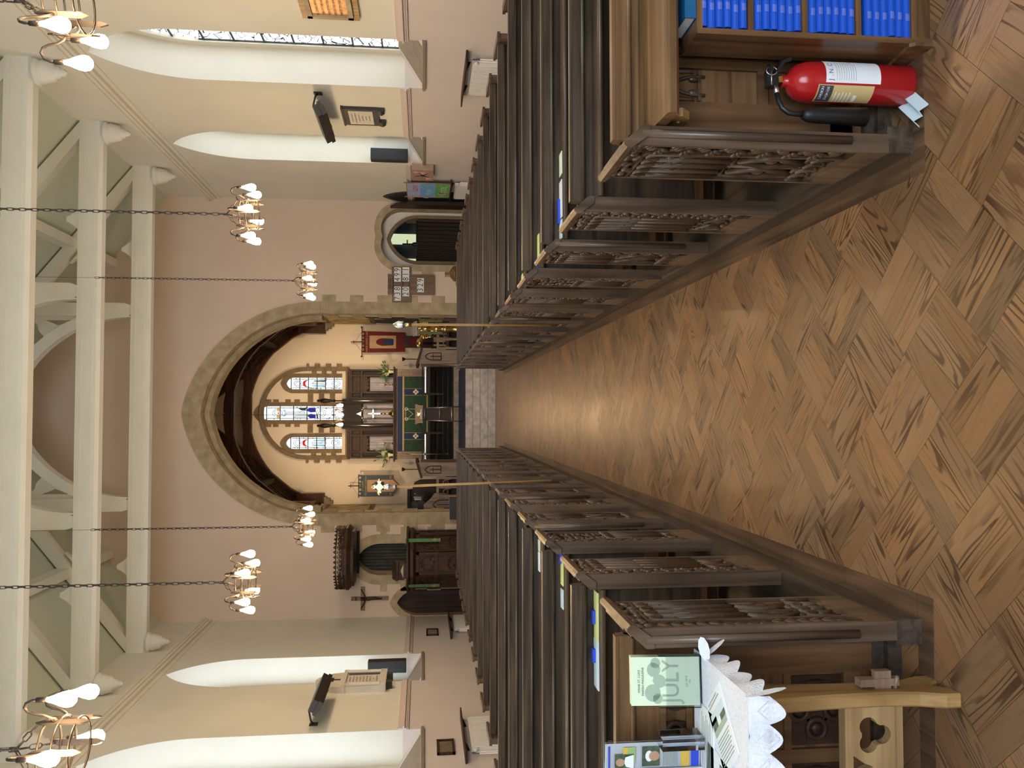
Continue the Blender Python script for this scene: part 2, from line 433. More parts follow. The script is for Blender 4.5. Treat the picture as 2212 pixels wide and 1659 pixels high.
def rail(name, x_in, sgn, z, prof, mat, gaps=()):
    mb = MB()
    segs = []; y = YW
    for c in (WC if gaps else ()):
        segs.append((y, c - WH)); y = c + WH
    segs.append((y, YE))
    for a, b in segs:
        for (d, z0, z1) in prof:
            mb.box(min(x_in, x_in - sgn*d), max(x_in, x_in - sgn*d), a, b, z + z0, z + z1)
    return struct(name, mb, mat)
W['railR'] = plain('rail_mauve', (.60, .51, .47), .6); W['raildark'] = plain('rail_line', (.20, .13, .09), .7)
DP = ((.020, -.02, .05), (.050, -.045, -.02), (.020, -.075, -.045), (.028, -.10, -.09))
rail('trim_1', XR, 1, 1.90, DP, W['railR'], 1); rail('trim_2', XL, -1, 1.90, DP, W['railR'], 1)
CP = ((.10, .02, .08), (.07, -.03, .02), (.04, -.07, -.03), (.055, -.10, -.085), (.02, -.19, -.17))
rail('trim_3', XR, 1, 6.27, CP, W['cream']); rail('trim_4', XL, -1, 6.27, CP, W['cream'])
# ---- windows
n = 0
for sgn, x_in in ((1, XR), (-1, XL)):
    for ci, c in enumerate(WC):
        n += 1
        xg = x_in + sgn*.55
        gl = MB(); pg = pointed(c, .68, 1.95, 4.70, 1.22, 10)
        gl.prism('x', xg, xg + sgn*.01, pg)
        w = struct('window_%d' % n, gl, W['glassL'] if (sgn > 0 and ci == 2) else W['glassW'] if sgn > 0 else W['glassN'])
        fr = MB()
        ring(fr, 'x', xg - sgn*.05, xg + sgn*.06, c, .66, 4.70, 1.20, .16, .2, 10, 1.9)
        fr.build('window_frame', W['cream'], w)
        if sgn > 0 and ci == 2:
            bb = MB()
            z = 2.2
            while z < 5.7:
                bb.box(xg - .03, xg - .005, c - .62, c + .66, z - .012, z + .012); z += .42
            bb.box(xg - .03, xg - .005, c + .655, c + .675, 1.95, 5.0); bb.box(xg - .03, xg - .005, c - .675, c - .655, 1.95, 5.0)
            bb.build('saddle_bar', W['lead'], w)
        si = MB()
        xa, xb = x_in, xg
        si.prism('y', c - WH + .16, c + WH - .16, [(xa, 1.603), (xa, 1.62), (xb, 1.97), (xb, 1.603)])
        si.m = 1
        for a0, a1 in ((c - WH, c - WH + .16), (c + WH - .16, c + WH)):
            si.prism('y', a0, a1, [(xa, 1.603), (xa, 1.625), (xb, 1.975), (xb, 1.603)])
        si.m = 0
        si.prism('y', c - WH - .02, c + WH + .02, [(xa - sgn*.035, 1.575), (xa - sgn*.035, 1.615), (xa + sgn*.02, 1.63), (xa + sgn*.02, 1.575)])
        si.build('window_sill', [W['sill'], W['creamL']], w)
m_ = MB()
for a_, b_, z0_, z1_ in ((.13, .25, 0, 2.74), (1.22, 1.34, 0, 2.74), (.13, 1.34, 2.62, 2.74)): m_.box(XR - .05, XR + .1, a_, b_, z0_, z1_)
struct('added_door_3', m_, W['darkoak'])  # frame of the added side door, out of view, made for the sun patch
# ---- west wall with its big window (behind the camera)
ww = MB(); ww.prism('y', YW - .6, YW, [(XL - .6, 0), (XR + .6, 0), (XR + .6, ZW), (XC, ZR + .2), (XL - .6, ZW)], [pointed(XC, 2.0, 2.3, 5.4, 2.6, 10)])
struct('wall_back', ww, W['cream'])
g = MB(); g.prism('y', YW - .35, YW - .34, pointed(XC, 2.0, 2.3, 5.4, 2.6, 10)); w = struct('window_9', g, W['glassB'])
g = MB()
for xx in (-.66, .66): g.box(XC + xx - .06, XC + xx + .06, YW - .42, YW - .25, 2.3, 7.3)
g.build('mullion', W['stone'], w)
# ---- ceiling
ce = MB()
for sx in (XL - .6, XR + .6):
    k = (ZR - ZW)/(XR - XC); zz = ZW - .6*k
    ce.prism('y', YW - .6, YE + .1, [(sx, zz), (XC, ZR), (XC, ZR + .12), (sx, zz + .12)])
struct('ceiling', ce, W['sage'])
k = (ZR - ZW)/(XR - XC)
nt_ = 5
for sx in (1, -1):
    for d in (3.15,):
        X = XC + sx*d; Z = ZR - k*d; mb = MB()
        mb.prism('y', YW, YE, [(X - .09, Z - .20), (X + .09, Z - .20), (X + .09, Z + (-k*.09 if sx > 0 else k*.09) - .02), (X - .09, Z + (k*.09 if sx > 0 else -k*.09) - .02)])
        struct('trim_%d' % nt_, mb, W['beam']); nt_ += 1
mb = MB(); mb.box(XC - .08, XC + .08, YW, YE, ZR - .25, ZR - .05); struct('trim_%d' % nt_, mb, W['beam']); nt_ += 1

# ---- roof trusses (painted)
def make_truss(Y, label):
    t = thing('roof_truss', label, 'roof truss', (XC, Y, 6.84), 0, 'painted roof trusses of the nave')
    hw = XR - XC
    b = MB(); b.prism('x', -hw, hw, [(-.13, .05), (-.13, .36), (.13, .36), (.13, .05), (.08, 0), (-.08, 0)])
    for yy in (-.135, .125): b.box(-hw, hw, yy, yy + .01, .10, .13); b.box(-hw, hw, yy, yy + .01, .27, .30)
    b.build('tie_beam', W['beam'], t)
    z0 = .36; zr0 = ZW - 6.84; zr = ZR - 6.84
    for s in (1, -1):
        # principal rafter
        r = MB(); x1 = hw; th = .30
        r.prism('y', -.10, .10, [(s*x1, zr0 - .05), (s*.0, zr - .05), (0, zr - .42), (s*(x1 - .25), z0 - .02), (s*x1, z0 - .02)])
        r.build('rafter', W['beam'], t)
        # queen post
        q = MB(); xp = 1.87; zt = zr - k*xp - .3
        q.prism('y', -.10, .10, [(s*(xp - .06), z0 - .08), (s*(xp + .06), z0 - .08), (s*(xp + .13), z0 + .12), (s*(xp + .13), zt), (s*(xp - .13), zt + .13), (s*(xp - .13), z0 + .12)])
        q.build('queen_post', W['beam'], t)
        # cusps of the side spandrel
        def cusp(px, pz, dx, dz, L=.30, H=.30):
            d = Vector((dx, dz)).normalized(); nrm = Vector((-d.y, d.x))
            P = []
            for i in range(10):
                u = (-1, -.75, -.5, -.25, -.12, .12, .25, .5, .75, 1)[i]
                hgt = H*(1 - abs(u))**2.6 if u else H*.9
                P.append((px + d.x*L*u + nrm.x*hgt, pz + d.y*L*u + nrm.y*hgt))
            c = MB(); c.prism('y', -.07, .07, P); c.build('cusp', W['beam'], t)
        if s > 0:
            cusp(3.05, z0 - .01, 1, 0); cusp(xp + .15, z0 + 1.05, 0, -1); cusp(3.0, zr - k*3.0 - .40, -1, k)
        else:
            cusp(-3.05, z0 - .01, 1, 0); cusp(-xp - .15, z0 + 1.05, 0, 1); cusp(-3.0, zr - k*3.0 - .40, -1, -k)
        # corbel on the wall
        g = MB(); xe = s*(hw - .02)
        g.lathe([(.19, 0), (.19, -.045), (.15, -.07), (.165, -.10), (.15, -.13), (.125, -.24), (.08, -.27), (.085, -.30), (.045, -.34), (.05, -.37), (.004, -.41)], 14, (xe - s*.14, 0, 0))
        g.build('corbel', W['cream'], t)
    # arched brace between the posts, with pierced spandrels
    a = MB()
    rc_ = 2.21; ext = lambda x, r: z0 + math.sqrt(max(0, r*r - (x + .48)**2))
    I = pointed(0, 1.73, z0 - .02, z0, 2.16, 16)[1:-1]
    O = [(math.copysign(min(abs(x) + .18*(abs(x)/1.73), 1.76), x), z + .22*(z - z0)/2.16 + .02) for x, z in I]
    for i in range(len(I) - 1): a.prism('y', -.11, .11, [I[i], I[i+1], O[i+1], O[i]])
    a.build('arched_brace', W['beam'], t)
    for s in (1, -1):
        c = MB(); xs = [.40 + .1*i for i in range(14)]
        P = [(s*x, ext(x, 2.33)) for x in xs] + [(s*1.76, z0 + .55), (s*1.76, 2.50), (s*.95, 3.08), (s*.40, 2.95)]
        T = []
        for q in range(3):
            an = PI/2 + q*2*PI/3 + (.5 if s > 0 else -.5)
            for b in range(-4, 5): T.append((s*1.36 + .135*math.cos(an) + .125*math.cos(an + b*.42), 2.20 + .135*math.sin(an) + .125*math.sin(an + b*.42)))
        D = [(s*1.66, 1.95), (s*1.66, 1.42), (s*1.56, 1.72)]
        D2 = [(s*.62, 2.82), (s*.98, 2.86), (s*1.0, 2.62), (s*.75, 2.68)]
        c.prism('y', -.05, .05, P, [T, D, D2])
        c.build('spandrel_tracery', W['beam'], t)
    return t
tr0 = make_truss(16.70, 'white painted roof truss nearest the chancel arch wall')
for Y, lb in ((14.20, 'white painted roof truss with chandelier wires, second from the chancel arch wall'),
              (11.73, 'white painted roof truss third from the chancel arch wall, largest in view'),
              (9.25, 'white painted roof truss overhead, fourth from the chancel arch wall')):
    dup(tr0, (XC, Y, 6.84), lb)

# ---- east nave wall
ew = MB()
AH, AS, AR = 2.235, 3.90, 2.57
arch_o = pointed(0, AH + .02, 0, AS, AR + .02, 18)
rec = pointed(4.0, .66, .5, 2.10, .42, 10); 
pdoor = pointed(-3.27, .36, .6, 2.55, .52, 10); ldoor = pointed(-4.24, .30, .4, 1.70, .47, 10)
k = (ZR - ZW)/(XR - XC)
poly = [(XL - .6, 0), (-AH - .02, 0)] + arch_o[1:-1] + [(AH + .02, 0), (XR + .6, 0), (XR + .6, ZW - .6*k), (XC, ZR + .02), (XL - .6, ZW - .6*k)]
ew.prism('y', YE, YE + .75, poly, [rec, pdoor, ldoor])
struct('wall_front', ew, W['peach'])
def trim(mb, mat):
    global nt_
    o = struct('trim_%d' % nt_, mb, mat); nt_ += 1; return o
# chancel arch stones
st = MB(); ring(st, 'y', YE - .03, YE + .40, 0, AH, AS, AR, .26, .40, 18)
ring(st, 'y', YE + .34, YE + .78, 0, AH - .10, AS, AR - .10, .12, .12, 18)
for s in (1, -1):
    quoins(st, 'y', YE - .012, YE + .34, s*AH, s, .2, AS, .42, .27, .305, 0)
    # inner face stones alternate with bare plaster
    z = .2; q = 0
    while z < AS:
        zz = min(z + .305, AS)
        if q % 2: st.prism('y', YE + .33, YE + .78, [(s*(AH - .004), z), (s*(AH + .2), z), (s*(AH + .2), zz), (s*(AH - .004), zz)])
        z = zz; q += 1
trim(st, W['stone'])
# door surrounds
st = MB(); ring(st, 'y', YE - .02, YE + .25, -3.27, .35, 2.55, .52, .21, .24, 10)
for s in (1, -1): quoins(st, 'y', YE - .02, YE + .25, -3.27 + s*.35, s, .9, 2.55, .36, .20, .30)
ring(st, 'y', YE - .02, YE + .2, -4.24, .29, 1.70, .47, .14, .17, 10, .7)
trim(st, W['stone'])
st = MB(); ring(st, 'y', YE - .03, YE + .3, 4.0, .64, 2.10, .42, .16, .16, 10)
for s in (-1,): quoins(st, 'y', YE - .02, YE + .3, 4.0 + s*.64, s, .6, 2.10, .26, .14, .26)
st.box(4.64, 4.78, YE - .02, YE + .3, .6, 2.1)
trim(st, W['stone'])
# ---- chancel shell
CX0, CX1, CY0, CY1, ZC = -2.80, 2.75, YE + .75, 25.90, .62
lanc = ((0, .21, 3.95, 6.30, .27), (.91, .18, 4.08, 5.55, .22), (-.92, .18, 4.08, 5.55, .22))
cw = MB(); cw.prism('y', CY1, CY1 + .5, [(CX0 - .4, 0), (CX1 + .4, 0), (CX1 + .4, 5.1), (0, 8.75), (CX0 - .4, 5.1)], [pointed(c, w_, zb, zs, r_, 8) for c, w_, zb, zs, r_ in lanc])
struct('wall_chancel_end', cw, W['chancel'])
cw = MB(); cw.box(CX1, CX1 + .4, CY0, CY1, 0, 5.3); struct('wall_chancel_right', cw, W['cream'])
cw = MB(); cw.box(CX0 - .4, CX0, CY0, CY1, 0, 5.3); struct('wall_chancel_left', cw, W['cream'])
cc = MB()
for sx in (CX0 - .3, CX1 + .3): cc.prism('y', CY0 - .02, CY1 + .02, [(sx, 4.95), (0, 8.62), (0, 8.72), (sx, 5.05)])
struct('ceiling_chancel', cc, W['roofwood'])
cb = MB()
for xx in (-2.0, -1.35, -.62, 0, .62, 1.35, 2.0):
    zz = 8.62 - abs(xx)*3.67/3.07 - .05
    cb.box(xx - .06, xx + .06, CY0, CY1, zz - .2, zz)
q = CY0 + .2
while q < CY1:
    for s in (1, -1): cb.bar([(s*2.78, q, 5.22), (0, q, 8.55)], .07, .09)
    q += .42
trim(cb, W['roofwood'])
# chancel trusses with arched braces
def chancel_truss(Y, label):
    t = thing('chancel_truss', label, 'roof truss', (0, Y, 4.6), 0, 'dark timber trusses of the chancel roof')
    for s in (1, -1):
        b = MB(); pts = []
        for i in range(15):
            u = i/14
            pts.append((s*2.66*math.cos(u*PI/2), 0, .05 + 2.24*math.sin(u*PI/2)**1.12))
        b.bar(pts, .20, .22); b.build('arched_brace', W['trusswood'], t)
        r = MB(); r.bar([(s*2.70, 0, .60), (0, 0, 3.84)], .20, .24); r.build('rafter', W['trusswood'], t)
        p = MB(); p.box(s*2.55 - .13, s*2.55 + .13, -.13, .13, -.05, .75)
        p.bar([(s*2.62, 0, .1), (s*2.62, 0, -.05)], .2, .2); p.build('wall_post', W['trusswood'], t)
        g = MB(); g.m = 0
        for d, za, zb in ((.22, -.12, -.05), (.17, -.22, -.12), (.1, -.30, -.22)): g.box(min(s*2.74, s*(2.74 - d)), max(s*2.74, s*(2.74 - d)), -.12, .12, za, zb)
        g.build('corbel', W['sill'], t)
    c = MB(); c.box(-1.35, 1.35, -.10, .10, 2.12, 2.34)
    c.build('collar_beam', W['trusswood'], t)
    return t
ct = chancel_truss(20.55, 'dark timber chancel roof truss closest to the chancel arch')
dup(ct, (0, 23.3, 4.6), 'dark timber chancel roof truss between the two others')
dup(ct, (0, 25.55, 4.6), 'reddish timber chancel roof truss against the altar wall')
# chancel floor and steps
sf = MB()
for i in range(4): sf.box(-2.23, 2.23, 18.42 + .28*i, 19.75, (.155*i), .155*(i + 1) - .001)
sf.box(CX0, CX1, 19.62, 22.9, 0, .615)
struct('floor_steps', sf, W['stonegrey'])
sf = MB(); sf.box(-1.15, 1.15, 19.33, 22.8, .62, .632); tag(sf.build('carpet_runner', W['carpet']), 'dark blue carpet on the chancel floor above the stone steps', 'carpet')
sf = MB(); sf.box(CX0, CX1, 22.85, CY1, 0, .76); sf.box(CX0, CX1, 24.5, CY1, .76, .90)
struct('floor_sanctuary', sf, W['stonegrey'])
sf = MB()
for Y, z in ((23.05, .90), (23.45, 1.03), (23.85, 1.16), (24.25, 1.40)): sf.box(-1.5, 1.5, Y, 25.85, z - .14, z)
struct('floor_altar_steps', sf, W['carpetD'])
W['rod'] = plain('dull_brass', (.30, .22, .10), .4, metal=.8)
sf = MB()
for Y, z in ((23.05, .775), (23.45, .90), (23.85, 1.03), (24.25, 1.165)):
    sf.tube([(-1.3, Y - .02, z + .01), (1.3, Y - .02, z + .01)], .007, 6)
tag(sf.build('stair_rods', W['rod']), 'brass stair rods across the dark carpeted altar steps', 'stair rods')

# ---- east window: stone dressings and stained glass
st = MB()
for c, w_, zb, zs, r_ in lanc:
    ring(st, 'y', CY1 - .03, CY1 + .3, c, w_, zs, r_, .12, .16, 8, zb)
ring(st, 'y', CY1 - .09, CY1 + .02, 0, 1.29, 5.15, 1.27, .12, .13, 14)
for s in (1, -1): quoins(st, 'y', CY1 - .07, CY1 + .022, s*1.292, s, 3.92, 5.15, .22, .13, .165)
st.box(-1.42, 1.42, CY1 - .10, CY1 + .02, 3.86, 3.97)
z = 4.12; 
for i in range(3):
    for s in (1, -1): st.box(min(s*.34, s*.60), max(s*.34, s*.60), CY1 - .028, CY1 + .02, z + .33*i + .17, z + .33*i + .33)
for i, zz in enumerate((5.35, 5.62, 5.98, 6.2)):
    for s in (1, -1): st.box(min(s*.30, s*.42), max(s*.30, s*.42), CY1 - .026, CY1 + .02, zz, zz + .16)
for zz in (4.25, 4.55, 4.85): 
    for s in (1, -1): st.box(min(s*1.20, s*1.30), max(s*1.20, s*1.30), CY1 - .026, CY1 + .02, zz, zz + .15)
trim(st, W['stoneD'])
def stained(n, c, w_, zb, zs, r_, fig):
    g = MB(); y = CY1 + .18; H = zs + r_ - zb
    g.prism('y', y, y + .01, pointed(c, w_, zb, zs, r_, 8))
    w = struct('window_%d' % n, g, W['glassE'])
    def P(m, pts, dy=.004):
        mb = MB(); mb.prism('y', y - dy - .003, y - dy, [(c + px*w_, zb + pz*H) for px, pz in pts]); return mb, m
    col = MB()
    cols = ['gRed', 'gBlue', 'gSky', 'gGold', 'gGreen', 'gPale']
    for key, pts in fig:
        col.m = cols.index(key)
        col.prism('y', y - .008, y - .004, [(c + px*w_, zb + pz*H) for px, pz in pts])
    rnd = random.Random(n)
    for i in range(26):
        col.m = rnd.choice((0, 1, 2, 3, 5)); e = rnd.choice((-1, 1)); z = zb + rnd.random()*.86*H
        col.box(c + e*w_*.86 - .012, c + e*w_*.86 + .012, y - .008, y - .004, z, z + .03)
    col.build('coloured_glass', [W[q] for q in cols], w)
    ld = MB()
    for e in (-1, 1): ld.box(c + e*w_*.74 - .008, c + e*w_*.74 + .008, y - .014, y - .009, zb, zs + .05)
    z = zb
    step = H/6.5
    while z < zb + H*.95:
        ld.box(c - w_, c + w_, y - .016, y - .008, z - .013, z + .013); z += step
    for i in range(int(H/.05)):
        z = zb + .04 + i*.05
        if z > zs + r_*.6: break
        u = rnd.uniform(-.7, .7)
        for e in (-1, 1): ld.bar([(c + e*w_*.97, y - .012, z), (c + e*w_*.74, y - .012, z + rnd.uniform(-.03, .03))], .012, .006)
        if rnd.random() < .75: ld.bar([(c + u*w_, y - .012, z), (c + (u + rnd.uniform(-.6, .6))*w_*.8, y - .012, z + .08)], .013, .006)
    for zc in (.12*H, .30*H if n == 10 else .12*H, .80*H):
        for rr_, f_ in ((.55, 0), (.33, .5)):
            ld.tube([(c + w_*rr_*math.cos(q*PI/8), y - .012, zb + zc + w_*rr_*1.25*math.sin(q*PI/8)) for q in range(16)], .009, 4, True)
    ld.build('lead_lines', W['lead'], w)
def blob(cx_, cz_, rx, rz, n_=8): return [(cx_ + rx*math.cos(2*PI*i/n_), cz_ + rz*math.sin(2*PI*i/n_)) for i in range(n_)]
side = [('gRed', [(-.55, .60), (-.62, .66), (-.35, .715), (.35, .715), (.62, .66), (.55, .60), (.42, .655), (0, .675), (-.42, .655)]),
        ('gSky', [(-.60, .30), (-.45, .55), (-.28, .55), (-.30, .30)]), ('gGreen', [(.30, .30), (.34, .52), (.5, .52), (.62, .30)]),
        ('gRed', blob(-.5, .32, .12, .02)), ('gRed', blob(.55, .31, .14, .025)), ('gPale', [(-.28, .28), (-.22, .56), (.22, .56), (.3, .28)])]
mid = [('gBlue', [(-.75, .36), (-.8, .42), (-.35, .47), (-.1, .42), (-.2, .36)]), ('gBlue', [(.75, .36), (.8, .43), (.4, .48), (.1, .42), (.15, .36)]),
       ('gGreen', [(.35, .48), (.82, .46), (.75, .57), (.4, .53)]), ('gPale', [(-.7, .45), (-.75, .62), (-.3, .60), (-.1, .45)]), ('gPale', [(-.2, .48), (-.22, .72), (.25, .72), (.3, .48)]),
       ('gSky', [(-.5, .715), (-.35, .75), (-.2, .70)]), ('gSky', [(.5, .715), (.35, .75), (.2, .70)]), ('gGold', blob(-.55, .79, .3, .018)), ('gGold', blob(.55, .79, .3, .018)),
       ('gRed', blob(0, .79, .12, .01)), ('gGreen', [(-.8, .33), (-.1, .34), (-.1, .355), (-.8, .35)]), ('gRed', blob(.7, .24, .1, .012)), ('gRed', blob(-.72, .2, .1, .012))]
stained(10, *lanc[0], mid); stained(11, *lanc[1], side); stained(12, *lanc[2], [(('gSky' if a == 'gGreen' else a), b) for a, b in side])
#@@PART2
# ================================================================== PEWS
def sx(s, a, b): return (min(s*a, s*b), max(s*a, s*b))
ZT = .885      # bench end height above the platform
def end_mesh(variant, s):
    mb = MB(); D = .37
    def bx(x0, x1, y0, y1, z0, z1):
        a, b = sx(s, x0, x1); mb.box(a, b, y0, y1, z0, z1)
    bx(.030, .062, .0, D, .0, ZT - .062); bx(.0, .030, .0, D, ZT - .05, ZT - .02)
    bx(.0, .030, .0, .016, .10, ZT - .02); bx(.0, .030, D - .014, D, .10, ZT - .02)
    bx(.002, .030, .092, .102, .12, .79); bx(.002, .030, .10, D - .01, .782, .792)
    bx(.0, .030, .0, D, .0, .10); bx(.006, .030, .1, D - .014, .10, .13); bx(.016, .030, .016, .092, .12, .86); bx(.016, .030, .10, D - .014, .79, .87)
    # moulded capping and roll at the rear edge
    mb.prism('y', -.014, D + .012, [(s*x, z) for x, z in ((-.014, ZT - .026), (-.014, ZT - .010), (-.004, ZT), (.006, ZT), (.060, ZT - .062), (.060, ZT - .085), (.03, ZT - .085))])
    bx(-.006, .030, -.007, D + .006, ZT - .036, ZT - .026)
    if variant in (0, 2): mb.tube([(s*.036, -.004, .13), (s*.036, -.004, ZT - .06)], .014, 8)
    R = random.Random(variant*7 + 3)
    # running scroll up the rear border
    zz = .15; i = 0
    stem = []
    while zz < .86:
        stem.append((s*.010, .054 + .020*math.sin(zz*46), zz)); zz += .012
    if variant == 2:      # ears of wheat
        for z in [.16 + .042*q for q in range(17)]:
            if int(z/.19) % 2:
                for e in (-1, 1):
                    mb.ball((s*.008, .054 + e*.014, z), .011, .009, .026, 6, 4, Matrix.Rotation(-s*0 + e*.5, 3, 'X'))
            else:
                mb.ball((s*.010, .054, z), .008, .022, .024, 6, 4)
        mb.tube(stem[::3], .006, 5)
    else:
        mb.tube(stem, .008, 5)
        for q in range(16):
            z = .16 + q*.044; e = 1 if q % 2 else -1
            for d in range(3):
                mb.ball((s*.006, .054 + e*(.008 + .013*d), z + .012*d), .010, .011, .020, 6, 4, Matrix.Rotation(e*(.6 + .45*d), 3, 'X'))
            if variant == 1: mb.ball((s*.004, .054 - e*.018, z + .01), .011, .013, .013, 6, 4)
    # top border leaves
    for q in range(6):
        y = .03 + q*.058
        for d in range(3):
            mb.ball((s*.004, y + R.uniform(-.012, .012), .822 + R.uniform(-.022, .026)), .013, .024, .014, 6, 4, Matrix.Rotation(R.uniform(-1.2, 1.2), 3, 'X'))
    # tracery field
    ya, yb = .110, D - .022; r = .006
    def rib(pts, rr=r): mb.tube([(s*.014, y, z) for y, z in pts], rr, 5, False, .016)
    def lancets(n, z0, z1, cross):
        w = (yb - ya)/n
        for i in range(n + 1): rib([(ya + i*w, z0), (ya + i*w, z1 - w*.8 if 0 < i < n else z1)])
        for i in range(n):
            p = pointed(ya + (i + .5)*w, w*.5, z1 - w*.9, z1 - w*.9, w*.85, 5); rib(p[1:-1])
            for zc in cross:
                bx(.008, .030, ya + i*w, ya + (i + 1)*w, zc - .004, zc + .004)
                mb.ball((s*.018, ya + (i + .5)*w, zc - .016), .010, w*.40, .012, 6, 4)
    def squares(z0, z1):
        w = (yb - ya)/2
        for i in range(2):
            y0_, y1_ = ya + i*w, ya + (i + 1)*w
            rib([(y0_, z0), (y1_, z0), (y1_, z1), (y0_, z1), (y0_, z0)])
            ym, zm = (y0_ + y1_)/2, (z0 + z1)/2
            rib([(ym, z0 + .008), (y1_ - .008, zm), (ym, z1 - .008), (y0_ + .008, zm), (ym, z0 + .008)])
            mb.ball((s*.014, ym, zm), .010, .026, .022, 8, 5)
            for e in (-1, 1): mb.ball((s*.016, ym, zm + e*.05), .010, .014, .022, 6, 4)
    if variant == 0:
        lancets(4, .47, .775, (.62, .70)); rib([(ya, .62), (yb, .70)], .008); rib([(ya, .70), (yb, .62)], .008); squares(.20, .45); lancets(4, .13, .20, ())
    elif variant == 1:
        lancets(4, .28, .775, (.60,)); squares(.14, .27)
        for i in range(4): mb.tube([(s*.013, ya + (i + .5)*(yb - ya)/4, .30), (s*.013, ya + (i + .5)*(yb - ya)/4, .56)], .014, 6)
    elif variant == 2:
        lancets(4, .44, .775, (.52, .60, .68)); squares(.24, .43); lancets(4, .13, .235, ())
    else:
        for q in range(2):
            yc = ya + (q + .5)*(yb - ya)/2; w = (yb - ya)/4
            for z in (.70, .585):
                mb.tube([(s*.010, yc + w*.85*math.cos(a*PI/6), z + w*.85*math.sin(a*PI/6)) for a in range(12)], .007, 5, True)
                for a in range(4): mb.ball((s*.010, yc + w*.42*math.cos(a*PI/2 + .78), z + w*.42*math.sin(a*PI/2 + .78)), .010, .014, .014, 5, 4)
        lancets(4, .20, .53, ()); squares(.13, .195)
    return mb
ENDS = {}
def bench_end(v, s, t):
    key = (v, s)
    if key not in ENDS:
        ENDS[key] = end_mesh(v, s).build('bench_end', W['oakC'], t); return ENDS[key]
    o = ENDS[key].copy(); COL.objects.link(o); o.parent = t; return o
BACKS = {}
def share(key, name, fn, mat, t, label=None):
    if key in BACKS:
        o = BACKS[key].copy(); COL.objects.link(o); o.parent = t
    else:
        o = fn().build(name, mat, t); BACKS[key] = o
    if label: o['label'] = label
    return o
def pew(k, s, label):
    first = k == 0
    L = 2.30 if s > 0 else 2.33
    X0 = .846 if s > 0 else -.668
    Y0 = 2.53 + .862*k
    t = thing('church_pew', label, 'pew', (X0, Y0, .09), 0, 'oak pews on the %s side' % ('hymn board' if s > 0 else 'pulpit'))
    v = (2 if s < 0 else 0) if first else (1, 0, 3, 1, 3, 0, 1)[(k - 1) % 7] if s > 0 else (1, 3, 0, 1, 0, 3, 1)[(k - 1) % 7]
    bench_end(v, s, t)
    yb = .17 if first else .11
    def rail():
        m = MB(); a, b = sx(s, .062, L)
        m.box(a, b, yb - .022, yb + .024, .855, .875); m.box(a, b, yb - .020, yb + .03, .835, .855); m.box(a, b, yb - .026, yb + .012, .875, .885)
        m.tube([(a, yb - .018, .828), (b, yb - .018, .828)], .010, 6)
        return m
    share(('rail', s, first), 'top_rail', rail, W['oakX'] if not first else W['oakwarmX'], t)
    def back():
        m = MB(); a, b = sx(s, .062, L)
        m.box(a, b, yb, yb + .024, .33 if not first else .0, .85)
        if not first:
            for q in range(4):
                x = .2 + q*.62
                c = s*x; m.lathe([(.009, yb - .003), (.009, yb + .001)], 8, (c, 0, .80), 'y')
        return m
    share(('back', s, first), 'backrest', back, W['oakBShade'] if not first else W['oakwarmX'], t)
    if not first or s > 0:
        def ledge():
            m = MB(); a, b = sx(s, .064 if not first else -.02, L)
            if first:
                m.prism('x', s*.066, s*L, [(yb, .79), (yb, .76), (-.10, .735), (-.112, .745), (-.112, .765), (-.10, .772)])
                pass
            else:
                m.box(a, b, .0, yb, .757, .782); m.tube([(a, .0, .7695), (b, .0, .7695)], .0125, 8)
            return m
        share(('ledge', s, first), 'book_ledge', ledge, W['oakX'] if not first else W['oakwarmX'], t)
    def seat():
        m = MB(); a, b = sx(s, .062, L); m.box(a, b, yb + .024, yb + .36, .36, .395); m.box(a, b, yb + .32, yb + .34, .28, .36); return m
    share(('seat', s, first), 'seat', seat, W['oakX'], t)
    def wend():
        m = MB(); a, b = sx(s, L, L + .05); m.box(a, b, .0, .40, .0, ZT - .012); m.box(a - .01, b + .01, -.01, .41, ZT - .012, ZT + .012); return m
    share(('wend', s), 'wall_end', wend, W['oakZ'], t)
    if k in (1, 2, 3, 4):
        def kn():
            m = MB(); a, b = sx(s, .10, L); m.box(a, b, -.22, -.08, .05, .10); return m
        share(('kneel', s), 'kneeler_board', kn, W['darkoakX'], t)
    return t
ORD = ['', 'second', 'third', 'fourth', 'fifth', 'sixth', 'seventh', 'eighth', 'ninth', 'tenth', 'eleventh', 'twelfth', 'thirteenth', 'fourteenth', 'fifteenth', 'sixteenth']
P1 = {}
for s, nm in ((1, 'hymn board'), (-1, 'pulpit')):
    for k in range(16):
        if k == 0: lb = 'rearmost oak pew beside the red extinguisher, carved end to the aisle' if s > 0 else 'rearmost oak pew behind the lace table, wheat ears carved on its end'
        elif k == 15: lb = 'frontmost oak pew by the chancel steps on the %s side of the aisle' % nm
        else: lb = 'oak pew on the %s side of the aisle, %s row from the rear' % (nm, ORD[k])
        P1[(s, k)] = pew(k, s, lb)
# panelled backs of the two rearmost pews
def roundel(m, x, y, z, r):
    m.tube([(x + r*math.cos(a*PI/8), y, z + r*math.sin(a*PI/8)) for a in range(16)], .010, 6, True)
    m.lathe([(r*.72, y + .004), (r*.5, y - .004), (r*.2, y - .008)], 12, (x, 0, z), 'y')
    for e in (-1, 1):
        for f in (-1, 1): m.prism('y', y - .004, y + .004, [(x + e*r*1.12, z + f*r*1.12), (x + e*r*.55, z + f*r*1.12), (x + e*r*1.12, z + f*r*.55)])
t = P1[(1, 0)]; yb = .17
m = MB()
m.box(.062, .205, yb - .016, yb, .04, .76); m.box(.062, 2.3, yb - .016, yb, .04, .12)
for x in (.32, .56, .80, 1.05): m.box(x, x + .035, yb - .016, yb, .12, .76)
m.box(.205, 2.3, yb - .014, yb, .34, .375)
m.build('panel_frame', W['oakwarmZ'], t)
